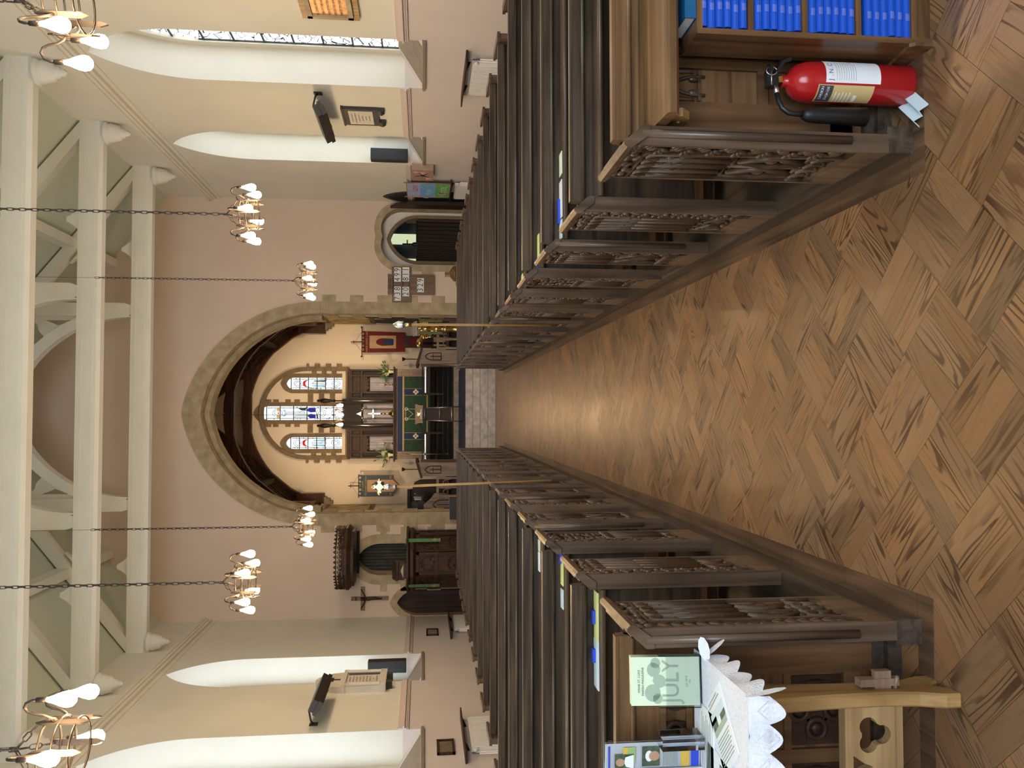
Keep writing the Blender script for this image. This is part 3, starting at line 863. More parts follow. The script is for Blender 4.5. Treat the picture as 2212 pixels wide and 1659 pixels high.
for i, x0 in enumerate((.21, .36, .60, .84)):
    m = MB(); w = (.105, .20, .20, .20)[i]
    for q in range(2 if i else 1):
        ww = w/(2 if i else 1); xc = x0 + (q + .5)*ww
        p = pointed(xc, ww*.5 - .004, .60, .63, .13, 6)
        m.tube([(a, yb - .008, b) for a, b in p], .008, 5)
        p = pointed(xc, ww*.3, .56, .59, .09, 6); m.tube([(a, yb - .006, b) for a, b in p], .006, 5)
        for e in (-1, 1): m.ball((xc + e*ww*.22, yb - .006, .60), .012, .008, .02, 6, 4)
    m.box(x0, x0 + w, yb - .012, yb, .742, .76); m.box(x0, x0 + w, yb - .01, yb, .575, .585)
    m.build('tracery_panel', W['oakC'], t)
m = MB(); m.prism('x', .085, .112, [(yb - .005, .735), (yb - .19, .735), (yb - .20, .70), (yb - .17, .67), (yb - .005, .655)])
m.lathe([(.006, .08), (.006, .086)], 8, (0, yb - .15, .70), 'x'); m.build('ledge_bracket', W['honey'], t)
t = P1[(-1, 0)]
m = MB()
m.box(-.205, -.062, yb - .016, yb, .0, .84); 
for x in (.455, .73, 1.0, 1.27, 1.54): m.box(-x - .045, -x, yb - .016, yb, .04, .84)
for z0, z1 in ((.04, .10), (.285, .31), (.455, .475), (.625, .645), (.715, .735)): m.box(-2.3, -.2, yb - .014, yb, z0, z1)
m.build('panel_frame', W['oakwarmZ'], t)
for x0 in (.33, .615, .89, 1.155):
    m = MB()
    for dx in ((-.06, .06) if x0 > .4 else (-.06, .06)): roundel(m, -x0 + dx, yb - .006, .68, .036)
    m.build('roundel_panel', W['darkoak'], t)
    m = MB()
    for a in range(4): roundel(m, -x0 + .062*math.cos(a*PI/2), yb - .008, .195 + .062*math.sin(a*PI/2), .032)
    m.box(-x0 - .115, -x0 + .115, yb - .006, yb, .105, .28)
    m.build('roundel_panel', W['darkoak'], t)
# platforms, kerbs, border boards
kb = MB()
kb.box(.848, .935, 2.535, 16.6, 0, .09); kb.box(.935, 3.45, 2.68, 2.74, 0, .09); kb.box(.935, 3.40, 2.74, 16.6, 0, .082)
kb.box(.935, 3.45, 2.66, 2.70, 0, .05)
struct('floor_platform_right', kb, W['kerb'])
kb = MB()
kb.box(-.745, -.665, 2.535, 16.6, 0, .09); kb.box(-3.3, -.745, 2.68, 2.74, 0, .09); kb.box(-3.3, -.745, 2.74, 16.6, 0, .082)
kb.box(-3.3, -.745, 2.655, 2.69, 0, .05)
struct('floor_platform_left', kb, W['kerb'])
kb = MB(); y = 2.56
for i in range(30):
    for x0, x1 in ((.772, .851), (-.667, -.588)): kb.box(x0, x1, y, y + .458, -.003, .0025)
    y += .46
for i in range(9):
    for s in (1, -1):
        x0 = (.772 if s > 0 else -.588) + s*.46*i; kb.box(min(x0, x0 + s*.457), max(x0, x0 + s*.457), 2.475, 2.556, -.003, .0025)
struct('floor_border', kb, W['redboard'])

# service sheets and blue cards on the ledges
def sheet(name, X, Y, w, d, mat, label, rz=0, z=.874, th=.004, cat='paper', grp='service papers on the pew ledges'):
    m = MB(); m.box(-w/2, w/2, -d/2, d/2, 0, th); o = m.build(name, mat); o.location = (X, Y, z); o.rotation_euler = (0, 0, rz); tag(o, label, cat, grp); return o
def ys(k): return 2.53 + .862*k + .055
for (name, X, k, w, d, mat, label, th) in (
    ('service_sheet', -.85, 1, .20, .08, 'yellow', 'yellow sheet on the pulpit-side pew ledge just beyond the lace table', .004),
    ('service_sheet', -1.05, 1, .20, .09, 'pale', 'pale blue sheet on the pulpit-side ledge beside the yellow one, nearest pew', .004),
    ('service_sheet', -.84, 2, .12, .08, 'yellow', 'yellow sheet on the pulpit-side ledge of the third pew from the rear', .004),
    ('service_sheet', -.97, 2, .10, .08, 'pale', 'pale blue sheet on the pulpit-side ledge of the third pew', .004),
    ('service_sheet', -.83, 3, .07, .08, 'mint', 'green sheet on the pulpit-side ledge of the fourth pew from the rear', .004),
    ('service_sheet', -.93, 3, .12, .08, 'paper', 'white sheet on the pulpit-side ledge of the fourth pew', .004),
    ('service_sheet', 1.32, 2, .12, .08, 'mint', 'mint sheet on the hymn-board-side ledge of the third pew from the rear', .004),
    ('service_sheet', 1.13, 2, .20, .08, 'paper', 'white sheet on the hymn-board-side ledge of the third pew', .004),
    ('service_sheet', .97, 2, .10, .08, 'pale', 'pale sheet close to the carved end on the hymn-board-side third pew ledge', .004),
    ('service_sheet', 1.03, 3, .20, .08, 'yellow', 'yellow sheet on the hymn-board-side ledge of the fourth pew from the rear', .004),
    ('service_sheet', .97, 4, .10, .08, 'yellow', 'yellow sheet on the hymn-board-side ledge of the fifth pew', .004)):
    sheet(name, X, ys(k), w, d, W[mat], label, random.uniform(-.06, .06), .874, th)
for X, k, lb in ((-.86, 1, 'small blue booklet standing on the yellow sheet, pulpit-side second pew'), (-1.02, 1, 'small blue booklet at the join of the two sheets, pulpit-side second pew'),
                 (-.765, 2, 'small blue booklet beside the carved end of the third pulpit-side pew'), (1.07, 2, 'small blue booklet on the white sheet, third hymn-board-side pew'),
                 (.925, 3, 'small blue booklet beside the carved end of the fourth hymn-board-side pew')):
    sheet('blue_booklet', X, ys(k) + .02, .055 if X != 1.07 else .13, .03, W['bluepen'], lb, 0, .8785 if X not in (-.765, .925) else .874, .012, 'booklet', 'blue booklets on the pew ledges')

# churchwarden poles
t = thing('warden_staff', 'tall pole with a gilt cross finial fixed to a pulpit-side pew end', 'staff', (-.635, 7.72, .40))
m = MB(); m.tube([(0, 0, 0), (-.045, .03, 1.46)], .012, 8); m.build('pole', W['honey'], t)
m = MB(); m.lathe([(.016, 1.44), (.02, 1.46), (.014, 1.49), (.026, 1.51), (.026, 1.53), (.012, 1.55), (.016, 1.565)], 12, (-.045, .03, 0)); m.build('collar', W['steel'], t)
m = MB(); c = (-.046, .03, 1.60)
m.lathe([(.03, -.01), (.03, .01)], 12, (c[0], c[1], c[2]), 'y')
for dx, dz in ((1, 0), (-1, 0), (0, 1), (0, -1)):
    m.prism('y', c[1] - .006, c[1] + .006, [(c[0] + dx*.02 + dz*.008, c[2] + dz*.02 + dx*.008), (c[0] + dx*.055 + dz*.018, c[2] + dz*.055 + dx*.018), (c[0] + dx*.055 - dz*.018, c[2] + dz*.055 - dx*.018), (c[0] + dx*.02 - dz*.008, c[2] + dz*.02 - dx*.008)])
    m.ball((c[0] + dx*.062, c[1], c[2] + dz*.062), .016, .01, .016, 8, 5)
m.build('cross', W['brass'], t)
t = thing('warden_staff', 'tall pole with a silver mitre finial fixed to a hymn-board-side pew end', 'staff', (.826, 7.72, .40))
m = MB(); m.tube([(0, 0, 0), (-.004, .03, 1.33)], .012, 8); m.build('pole', W['honey'], t)
m = MB(); m.lathe([(.015, 1.31), (.015, 1.37)], 10, (-.004, .03, 0)); m.build('ferrule', W['brass'], t)
m = MB(); m.lathe([(.016, 1.37), (.034, 1.385), (.030, 1.40), (.036, 1.43), (.018, 1.465), (.002, 1.485)], 8, (-.004, .03, 0)); m.build('mitre', W['steel'], t)

# ================================================================== CHANDELIERS
def chain(m, p0, p1, pitch=.055, r=.0045, w=.014):
    p0 = Vector(p0); p1 = Vector(p1); d = (p1 - p0); L = d.length; d.normalize(); n = max(1, int(L/pitch))
    a = d.cross(Vector((0, 1, 0)) if abs(d.y) < .9 else Vector((1, 0, 0))).normalized(); b = d.cross(a)
    for i in range(n):
        c = p0 + d*(L*(i + .5)/n); u = a if i % 2 else b; hl = pitch*.62
        m.tube([c + d*hl*x + u*w*y for x, y in ((-1, -.5), (-.7, -1), (.7, -1), (1, -.5), (1, .5), (.7, 1), (-.7, 1), (-1, .5))], r, 4, True)
CH = thing('chandelier', 'x', 'chandelier', (2.10, 8.95, 3.40), 0, 'iron chandeliers with lit bulbs')
m = MB()
for z, r in ((.11, .145), (.04, .158), (-.04, .150)): m.tube([(r*math.cos(a*PI/12), r*math.sin(a*PI/12), z) for a in range(24)], .006, 5, True)
m.build('ring_frame', W['iron'], CH)
for a in range(6):
    an = PI/6 + a*PI/3; c, s_ = math.cos(an), math.sin(an)
    m = MB(); m.M = Matrix.Rotation(an, 4, 'Z')
    m.prism('x', .150, .160, [(-.016, -.07), (0, -.11), (.016, -.07), (.016, .12), (0, .155), (-.016, .12)])
    m.build('strap', W['iron'], CH)
    m = MB(); m.M = Matrix.Rotation(an, 4, 'Z')
    m.tube([(.158, 0, .06), (.18, 0, .075), (.20, 0, .11), (.21, 0, .155), (.225, 0, .185), (.25, 0, .198), (.275, 0, .185), (.29, 0, .155), (.292, 0, .13)], .0075, 6)
    m.lathe([(.013, .135), (.015, .10), (.011, .085)], 8, (.292, 0, 0))
    arm = m.build('arm', W['iron'], CH)
    m = MB(); m.M = Matrix.Rotation(an, 4, 'Z')
    m.lathe([(.010, .085), (.018, .055), (.034, .015), (.041, -.015), (.036, -.042), (.02, -.056), (.003, -.06)], 10, (.292, 0, 0))
    m.build('bulb', W['bulb'], arm)
m = MB()
for a in range(3):
    an = PI/2 + a*2*PI/3; chain(m, (.15*math.cos(an), .15*math.sin(an), .14), (0, 0, .27), .05, .004, .012)
m.tube([(0, 0, .26), (0, 0, .30)], .014, 6); chain(m, (0, 0, .29), (0, 0, 3.3), .06, .0045, .013)
m.tube([(.01, 0, .3), (.011, .002, 3.3)], .003, 4); m.tube([(0, 0, 3.3), (0, 0, 5.95)], .003, 4)
m.build('hanging_chain', W['iron'], CH)
CH['label'] = 'lit iron chandelier over the hymn-board-side pews, middle of its row of three'
for X, Y, lb, rz in ((2.13, 4.45, 'lit iron chandelier over the hymn-board-side pews, nearest the rear', .25), (2.12, 13.5, 'lit iron chandelier over the hymn-board-side pews, nearest the chancel arch', 0),
                 (-1.72, 4.55, 'lit iron chandelier over the pulpit-side pews, nearest the rear', .2), (-1.76, 8.95, 'lit iron chandelier over the pulpit-side pews, middle of its row of three', .5), (-1.80, 13.5, 'lit iron chandelier over the pulpit-side pews, nearest the chancel arch', .45)):
    dup(CH, (X, Y, 3.40), lb, rz)
c7 = dup(CH, (-.05, 22.3, 3.78), 'lit chandelier hanging in the chancel in front of the tall stained window')
for ch in list(c7.children):
    if ch.name.startswith('hanging_chain'): ch.scale = (1, 1, .70)

# ================================================================== SIDE WALL FITTINGS
def radiator(x_in, sgn, y0, y1, zt, zb, label, pipe_y, sh0, sh1):
    t = thing('radiator', label, 'radiator', (x_in - sgn*.06, (y0 + y1)/2, zb), 0, 'wall radiators under wooden shelves')
    h = zt - zb; L = (y1 - y0)/2
    m = MB(); m.box(-.03, .03, -L, L, .0, h)
    q = -L + .03
    while q < L - .02: m.box(-.038, .038, q, q + .035, .03, h - .03); q += .055
    m.build('panel', W['radiator'], t)
    m = MB(); py = pipe_y - (y0 + y1)/2
    m.tube([(0, py, h - .06), (0, py, -zb + .002)], .011, 8); m.tube([(0, py - .06, h - .1), (0, py - .06, -zb + .002)], .011, 8)
    m.lathe([(.03, -.02), (.034, 0), (.03, .02)], 10, (-sgn*.03, py, h - .05), 'x'); m.build('pipe', W['radiator'], t)
    s = MB(); s.box(min(x_in, x_in - sgn*.17), max(x_in, x_in - sgn*.17), sh0, sh1, zt + .075, zt + .095)
    for yy in (y0 + .12, y1 - .12): s.prism('y', yy, yy + .03, [(x_in, zt + .075), (x_in - sgn*.13, zt + .075), (x_in, zt + .01)])
    return t, s
for i, (x_in, sgn, y0, y1, pipe, s0, s1, lb) in enumerate(((XR, 1, 11.05, 12.10, 11.0, 10.80, 12.40, 'white radiator on the hymn-board-side wall below the leaded window'),
    (XR, 1, 17.05, 18.1, 16.98, 16.9, 18.2, 'white radiator on the hymn-board-side wall below the children banner'),
    (XL, -1, 11.2, 12.3, 11.12, 10.9, 12.5, 'white radiator on the pulpit-side wall, the larger in view'),
    (XL, -1, 17.35, 18.45, 17.28, 16.85, 18.65, 'white radiator on the pulpit-side wall near the small arched door'))):
    t, s = radiator(x_in, sgn, y0, y1, .95, .30, lb, pipe, s0, s1)
    o = s.build('radiator_shelf', W['darkoakX']); tag(o, 'wooden shelf above ' + lb.replace('white ', 'the '), 'shelf', 'radiator shelves')
for Y, z, w_, h_, lb in ((17.4, 1.40, .48, .25, 'brown slatted vent on the pulpit-side wall near the small arched door'), (11.45, 1.285, .48, .24, 'brown slatted vent on the pulpit-side wall above the larger radiator')):
    t = thing('wall_vent', lb, 'vent', (XL, Y, z), 0, 'slatted wall vents')
    m = MB(); m.box(.0, .03, -w_/2, w_/2, -h_/2, -h_/2 + .03); m.box(0, .03, -w_/2, w_/2, h_/2 - .03, h_/2); m.box(0, .03, -w_/2, -w_/2 + .03, -h_/2, h_/2); m.box(0, .03, w_/2 - .03, w_/2, -h_/2, h_/2); m.build('frame', W['darkoakX'], t)
    m = MB(); m.box(.0, .006, -w_/2, w_/2, -h_/2, h_/2)
    for q in range(9): m.box(.0, .022, -w_/2 + .04 + q*(w_ - .08)/9, -w_/2 + .055 + q*(w_ - .08)/9, -h_/2, h_/2)
    m.build('slats', W['stoneD'], t)
# loudspeakers in the window reveals
for X, Y, s, lb in ((4.90, 15.76, 1, 'black column loudspeaker in the hymn-board-side window reveal'), (-4.68, 15.66, -1, 'black column loudspeaker in the pulpit-side window reveal')):
    t = thing('loudspeaker', lb, 'loudspeaker', (X, Y, 1.90), 0, 'black column loudspeakers')
    m = MB(); m.box(-.11, .11, -.09, .10, 0, .70); m.build('cabinet', W['blackm'], t, bevel=.008)
    m = MB(); m.box(-.10, .10, -.095, -.088, .012, .688); m.lathe([(.006, -.099), (.006, -.094)], 8, (-s*.07, 0, .06), 'y'); m.build('grille', W['black'], t)
    m = MB(); m.box(-.03, .03, .09, .17, .3, .36); m.build('bracket', W['blackm'], t)
# infrared heaters on swivel arms
for x_in, s, Yc, lb in ((XR, 1, 12.95, 'black infrared heater on the hymn-board-side wall above the slate plaque'), (XL, -1, 12.95, 'black infrared heater on the pulpit-side wall in front of the marble memorial')):
    t = thing('infrared_heater', lb, 'heater', (x_in - s*.30, Yc, 3.12), 0, 'infrared wall heaters')
    RM = Matrix.Rotation(-s*.50, 4, 'Y') @ Matrix.Rotation(s*.0, 4, 'X')
    m = MB(); m.M = RM; m.box(-.09, .09, -.62, .62, .0, .09); m.box(-.11, .11, -.64, .64, -.05, .01); m.build('housing', W['iron'], t)
    m = MB(); m.M = RM
    for q in range(3): m.tube([(-.05 + .05*q, -.58, -.058), (-.05 + .05*q, .58, -.058)], .012, 6)
    m.box(-.10, .10, -.015, .015, -.07, -.05)
    m.build('element', W['sill'], t)
    m = MB(); m.tube([(0, -.35, .08), (s*.12, -.42, .13), (s*.24, -.45, .10), (s*.295, -.45, .06)], .014, 6); m.box(min(s*.28, s*.30), max(s*.28, s*.30), -.50, -.40, .0, .12); m.build('arm', W['black'], t)
# plaques
t = thing('framed_relief', 'copper relief panel with lettering in a wooden frame high on the wall', 'plaque', (XR, 9.60, 2.71), 0)
m = MB(); m.box(-.05, 0, -.45, .42, -.34, .34); m.build('backboard', W['honey'], t)
m = MB()
for a0, a1, b0, b1 in ((-.38, .35, -.27, -.21), (-.38, .35, .21, .27), (-.38, -.32, -.27, .27), (.29, .35, -.27, .27)): m.box(-.085, -.05, a0, a1, b0, b1)
m.build('frame', W['stone'], t)
m = MB(); m.box(-.06, -.05, -.32, .29, -.21, .21)
m.build('relief', W['copper'], t)
for i in range(5): text('IN LOVING MEMORY OF THE' if i == 0 else 'MEN OF THIS PARISH WHO', .045, (-.064, .0, .14 - .07*i), FACE_R, W['ink'], t)
t = thing('memorial_tablet', 'dark slate memorial with a white inscribed panel on the hymn-board-side wall', 'plaque', (XR, 13.36, 2.60), 0)
m = MB(); m.box(-.05, 0, -.36, .36, -.28, .30); m.box(-.06, 0, -.38, .38, .27, .30)
for e in (-1, 1): m.prism('y', e*.26 - .09, e*.26 + .09, [(-.06, -.28), (0, -.28), (0, -.38), (-.04, -.38), (-.07, -.33)])
m.build('slab', W['slate'], t)
m = MB(); m.box(-.056, -.05, -.29, .29, -.19, .19); m.build('inscription_panel', W['marble'], t)
for i in range(6): text(('TO THE GLORY OF GOD', 'AND IN LOVING MEMORY OF', 'A FAITHFUL SERVANT', 'OF THIS PARISH', 'WHO DIED', 'REST IN PEACE')[i], .033, (-.058, 0, .14 - .055*i), FACE_R, W['ink'], t)
t = thing('memorial_tablet', 'pointed white marble memorial on the pulpit-side wall', 'plaque', (XL, 14.22, 2.62), 0)
m = MB(); m.prism('x', 0, .10, pointed(0, .38, -.36, .30, .45, 8)); m.box(0, .14, -.40, .40, .24, .30); m.box(0, .14, -.40, .40, -.42, -.33)
for e in (-1, 1): m.lathe([(.045, -.33), (.035, -.30), (.035, .22), (.045, .25)], 8, (.12, e*.33, 0))
m.build('surround', W['marble'], t)
for e in (-1, 1): m = MB(); m.box(.10, .108, e*.27 - .05, e*.27 + .05, -.30, .22); m.build('dark_border', W['slate'], t)
m = MB()
for yy, a, b in ((-.2, .08, .12), (.2, .08, .12)): m = MB(); m.prism('x', 0, .12, [(yy - a, -.42), (yy + a, -.42), (yy + a*.5, -.52), (yy - a*.5, -.52)]); m.build('bracket', W['slate'], t)
m = MB(); m.box(.10, .106, -.025, .025, .34, .58); m.box(.10, .106, -.10, .10, .45, .50); m.build('cross', W['ink'], t)
for i in range(9): text(('IN MEMORY OF', 'A BELOVED VICAR', 'OF THIS PARISH', 'WHO SERVED', 'WITH DEVOTION', 'AND OF HIS WIFE', 'ERECTED BY', 'THE', 'CONGREGATION')[i], .036, (.104, 0, .18 - .055*i), FACE_L, W['ink'], t)
# children's banner and cardboard picture
t = thing('fabric_banner', 'painted children banner reading Love, Hope and Grace on the radiator shelf', 'banner', (XR - .09, 17.50, 1.05), 0)
m = MB(); m.box(-.006, .006, -.55, .50, .62, .90); m.build('lilac_panel', plain('lilac_paint', (.42, .45, .72), .8, noise=.1), t)
m = MB(); m.box(-.006, .006, -.55, .50, .30, .62); m.build('blue_panel', plain('sky_paint', (.18, .42, .74), .8, noise=.2, nscale=14), t)
m = MB(); m.box(-.006, .006, -.55, .50, .0, .30); m.build('green_panel', plain('grass_paint', (.16, .42, .16), .8, noise=.3, nscale=9), t)
m = MB()
for yy in (-.57, .52): m.tube([(0, yy, 0), (0, yy, .96)], .012, 6)
for zz in (0, .9): m.tube([(0, -.6, zz), (0, .55, zz)], .010, 6)
m.build('pole_frame', W['honey'], t)
text('Love', .24, (-.009, -.2, .74), FACE_R, plain('pink_paint', (.60, .13, .16), .8), t)
text('Hope', .20, (-.009, 0.1, .45), FACE_R, plain('white_paint', (.55, .72, .80), .8), t)
text('Grace', .26, (-.009, -.02, .15), FACE_R, plain('mint_paint', (.50, .75, .50), .8), t)
m = MB(); m.lathe([(.05, -.012), (.05, -.008)], 8, (0, .16, .19), 'x'); m.box(-.012, -.008, .14, .18, .02, .18); m.build('poppy', plain('poppy_red', (.55, .08, .03), .8), t)
t = thing('cardboard_picture', 'brown cardboard picture with pink hearts fixed to the wall beside the banner', 'picture', (XR, 16.25, 1.62), 0)
m = MB(); m.box(-.13, 0, -.36, .36, -.21, .21); m.build('box_panel', plain('cardboard', (.36, .24, .17), .85, noise=.08), t)
m = MB()
for y, z in ((-.22, .12), (-.18, -.02), (.20, -.12)):
    m.prism('x', -.134, -.129, [(y, z - .06), (y + .07, z + .02), (y + .055, z + .06), (y + .02, z + .06), (y, z + .035), (y - .02, z + .06), (y - .055, z + .06), (y - .07, z + .02)])
m.build('heart', plain('heart_pink', (.75, .33, .50), .8), t)
m = MB()
m.lathe([(.05, -.136), (.05, -.129)], 8, (0, 0, 0), 'x')
for a in range(5): m.bar([(-.132, 0, 0), (-.132, .2*math.cos(a*1.3), .14*math.sin(a*1.3))], .012, .006)
m.build('twigs', W['darkoak'], t)

# ================================================================== EAST WALL OF THE NAVE
t = thing('hymn_board', 'oak cross-shaped hymn board with white number slips', 'hymn board', (2.905, YE - .01, 1.88), 0)
m = MB(); m.prism('y', -.06, 0, [(-.23, -.53), (.23, -.53), (.23, 0), (.40, 0), (.40, .43), (.23, .43), (.23, .52), (-.23, .52), (-.23, .43), (-.40, .43), (-.40, 0), (-.23, 0)])
m.build('board', W['oakwarmZ'], t)
m = MB()
for z in (.18, .40, .04, -.14, -.27, -.40): m.box(-.22, .22, -.072, -.06, z - .008, z + .008)
for z in (.18, .40, .04): m.box(-.38, .38, -.072, -.06, z - .006, z + .006)
m.box(-.005, .005, -.07, -.06, .04, .40)
m.build('slip_rail', W['oakwarmX'], t)
for s_, x, z in (('738', -.215, .30), ('499', .215, .30), ('20', -.165, .115), ('811', .225, .115), ('329', -.015, -.215)):
    n_ = len(s_)
    for i, chh in enumerate(s_):
        xx = x + (i - (n_ - 1)/2)*.108
        m = MB(); m.box(xx - .052, xx + .052, -.078, -.066, z - .075, z + .075); o = m.build('number_slip', W['paper'], t)
        text(chh, .185, (xx, -.08, z), FACE_W, W['lead'], o, sx=.85)
text('HYMNS', .07, (0, -.063, .46), FACE_W, W['darkoak'], t)
# recess: inner arch, curtain, window of the aisle beyond
rc = MB(); bk = pointed(4.02, .52, .3, 1.72, .66, 10)
rc.prism('y', YE + .42, YE + .5, [(3.2, .3), (5.3, .3), (5.3, 2.8), (3.2, 2.8)], [bk]); struct('wall_recess', rc, W['white'])
rc = MB(); ring(rc, 'y', YE + .36, YE + .52, 4.02, .50, 1.72, .64, .07, .09, 10, .3); rc.box(4.52, 4.75, YE + .45, YE + .9, .3, 2.0); trim(rc, W['stoneD'])
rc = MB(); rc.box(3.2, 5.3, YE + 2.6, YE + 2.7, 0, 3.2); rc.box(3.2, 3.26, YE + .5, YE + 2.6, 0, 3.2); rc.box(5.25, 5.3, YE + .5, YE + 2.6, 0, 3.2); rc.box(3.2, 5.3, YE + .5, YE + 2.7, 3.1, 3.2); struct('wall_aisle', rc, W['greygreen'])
g = MB()
for xa, xb in ((3.62, 3.98), (4.35, 4.62)): g.box(xa, xb, YE + 2.57, YE + 2.59, 1.5, 2.45)
struct('window_13', g, W['gDim'])
t = thing('curtain', 'dark brown curtain closing the pointed opening behind the hymn board', 'curtain', (4.02, YE + .62, .3))
m = MB(); P = [(-.55 + i*.0183, .03*math.sin(i*1.25)) for i in range(61)]
for a, b in zip(P, P[1:]): m.quad([(a[0], a[1], 0), (b[0], b[1], 0), (b[0], b[1], 1.46), (a[0], a[1], 1.46)])
m.build('cloth', W['curtain'], t); m = MB(); m.tube([(-.56, 0, 1.46), (.56, 0, 1.46)], .015, 6); m.build('rail', W['iron'], t)
t = thing('standing_cross', 'dark ornamental cross seen through the pointed opening above the curtain', 'cross', (4.02, YE + .9, 1.70))
m = MB(); m.tube([(0, 0, -1.4), (0, 0, .40)], .016, 6); m.box(-.10, .10, -.01, .01, .27, .30); m.ball((0, 0, .10), .05, .03, .08); m.build('shaft', W['black'], t)
# open door leaf and side doorway in the corner
t = thing('door_leaf', 'narrow brown door leaf standing open at the corner beside the pointed opening', 'door', (4.66, YE - .05, 0))
m = MB(); m.prism('x', -.03, .03, [(-.02, .0), (-.42, 0), (-.42, 1.95), (-.3, 2.20), (-.02, 2.35)]); m.build('boards', W['darkoak'], t)
m = MB(); ring(m, 'x', XR - .03, XR + .02, 18.35, .34, 1.75, .62, .10, .12, 10, .0); m.prism('x', XR - .012, XR, pointed(18.35, .34, 0, 1.75, .62, 10)); struct('door_1', m, W['slate'])
m = MB(); m.box(XR - .05, XR - .01, 18.1, 18.26, 1.50, 1.60); tag(m.build('light_switch', W['paper']), 'small white switch beside the dark corner doorway', 'switch')
# font
t = thing('font', 'stone font with a round oak lid near the chancel arch', 'font', (3.0, 17.8, 0))
m = MB(); m.lathe([(.30, 0), (.30, .12), (.17, .2), (.15, .55), (.24, .70), (.28, .90)], 8, smooth=False); m.build('basin', W['stone'], t)
m = MB(); m.lathe([(.165, .90), (.17, .93), (.15, .97), (.10, 1.01), (.03, 1.04), (.02, 1.10), (.03, 1.13), (.004, 1.145)], 20); m.build('lid', W['oakwarmX'], t)
# crucifix
t = thing('crucifix', 'wooden crucifix with a dark figure on the wall beside the pulpit canopy', 'crucifix', (-4.125, YE, 2.77))
m = MB(); m.box(-.04, .04, -.05, 0, -.41, .41); m.box(-.26, .26, -.05, 0, .11, .20); m.build('cross', W['stall'], t)
m = MB(); y = -.07
m.tube([(-.21, y, .19), (-.10, y, .12), (0, y, .09), (.10, y, .12), (.21, y, .19)], [.012, .016, .022, .016, .012], 6)
m.tube([(0, y, .12), (0, y - .01, .03), (.01, y, -.05), (.02, y - .02, -.13), (0, y, -.20), (0, y, -.27)], [.03, .042, .036, .034, .022, .014], 8)
m.ball((.0, y - .01, .155), .028, .028, .034); m.build('figure', W['darkoak'], t)
m = MB(); m.box(-.04, .04, -.056, -.05, .285, .315); m.build('title_plate', W['darkoak'], t)
# small arched door
g = MB(); g.prism('y', YE + .22, YE + .28, pointed(-4.24, .31, .4, 1.70, .48, 10)); d_ = struct('door_2', g, W['darkoak'])
m = MB()
for i in range(5): m.box(-4.54 + i*.125, -4.535 + i*.125, YE + .20, YE + .22, .4, 1.75)
for z in (.95, 1.2, 1.45, 1.7, 1.95): m.ball((-4.23, YE + .21, z), .012)
m.build('door_stud', W['blackoak'], d_)
m = MB(); m.lathe([(.03, YE + .17), (.03, YE + .20)], 10, (-4.22, 0, 1.45), 'y'); m.build('door_handle', W['iron'], d_)
# pulpit doorway with its curtain, then the pulpit
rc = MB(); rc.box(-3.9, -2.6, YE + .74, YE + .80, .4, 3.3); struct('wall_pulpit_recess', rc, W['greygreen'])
t = thing('door_curtain', 'grey green curtain hanging in the arch behind the pulpit', 'curtain', (-3.23, YE + .45, .7))
m = MB(); P = [(-.33 + i*.02, .035*math.sin(i*.9)) for i in range(34)]
for a, b in zip(P, P[1:]): m.quad([(a[0], a[1], 0), (b[0], b[1], 0), (b[0], b[1], 2.38), (a[0], a[1], 2.38)])
m.build('cloth', W['greygreen'], t)
def octa(R, z0, z1, mb, c=(0, 0), rot=PI/8, R2=None):
    R2 = R2 or R; n0 = mb._a([(c[0] + R*math.cos(rot + i*PI/4), c[1] + R*math.sin(rot + i*PI/4), z0) for i in range(8)]); n1 = mb._a([(c[0] + R2*math.cos(rot + i*PI/4), c[1] + R2*math.sin(rot + i*PI/4), z1) for i in range(8)])
    for i in range(8): mb.face([n0 + i, n0 + (i + 1) % 8, n1 + (i + 1) % 8, n1 + i])
    mb.face([n0 + i for i in range(8)][::-1]); mb.face([n1 + i for i in range(8)])
PU = (-3.12, 17.95)
t = thing('pulpit', 'dark carved oak octagonal pulpit with panelled sides by the chancel arch', 'pulpit', (PU[0], PU[1], 0))
m = MB(); octa(.50, 0, .55, m, rot=PI/8); octa(.6, .55, .66, m); m.build('plinth', W['stone'], t)
m = MB(); octa(.60, .66, 1.86, m); m.build('drum', W['darkoak'], t)
m = MB(); octa(.66, .66, .80, m, R2=.62); m.build('base_moulding', W['darkoakX'], t)
m = MB(); octa(.62, 1.74, 1.80, m, R2=.69); octa(.69, 1.80, 1.86, m); octa(.66, 1.86, 1.90, m, R2=.72); octa(.72, 1.90, 1.94, m); octa(.63, 1.28, 1.33, m); m.build('cornice', W['darkoakX'], t)
for i in (4, 5, 6, 7):
    an = PI/8 + i*PI/4 + PI/8
    M_ = Matrix.Rotation(an + PI/2, 4, 'Z'); m = MB(); m.M = M_
    y = -.60*math.cos(PI/8) - .012; hw = .60*math.sin(PI/8)
    for a, b, c_, d in ((-hw, -hw + .05, .80, 1.74), (hw - .05, hw, .80, 1.74), (-hw, hw, .80, .85), (-hw, hw, 1.68, 1.74)): m.box(a, b, y - .015, y + .02, c_, d)
    m.tube([(.13*math.cos(q*PI/8), y, .98 + .10*math.sin(q*PI/8)) for q in range(16)], .012, 5, True)
    R = random.Random(i)
    for q in range(14): m.ball((R.uniform(-.12, .12), y, R.choice((R.uniform(.9, 1.08), R.uniform(1.36, 1.64)))), .03, .018, .022, 6, 4)
    p = pointed(0, .14, 1.38, 1.48, .17, 8); m.tube([(a, y - .005, b) for a, b in p], .012, 5)
    m.build('carved_panel', W['darkoak'], t)
t = thing('pulpit_canopy', 'dark carved oak sounding board with pierced cresting above the pulpit', 'canopy', (PU[0] + .04, 18.13, 0))
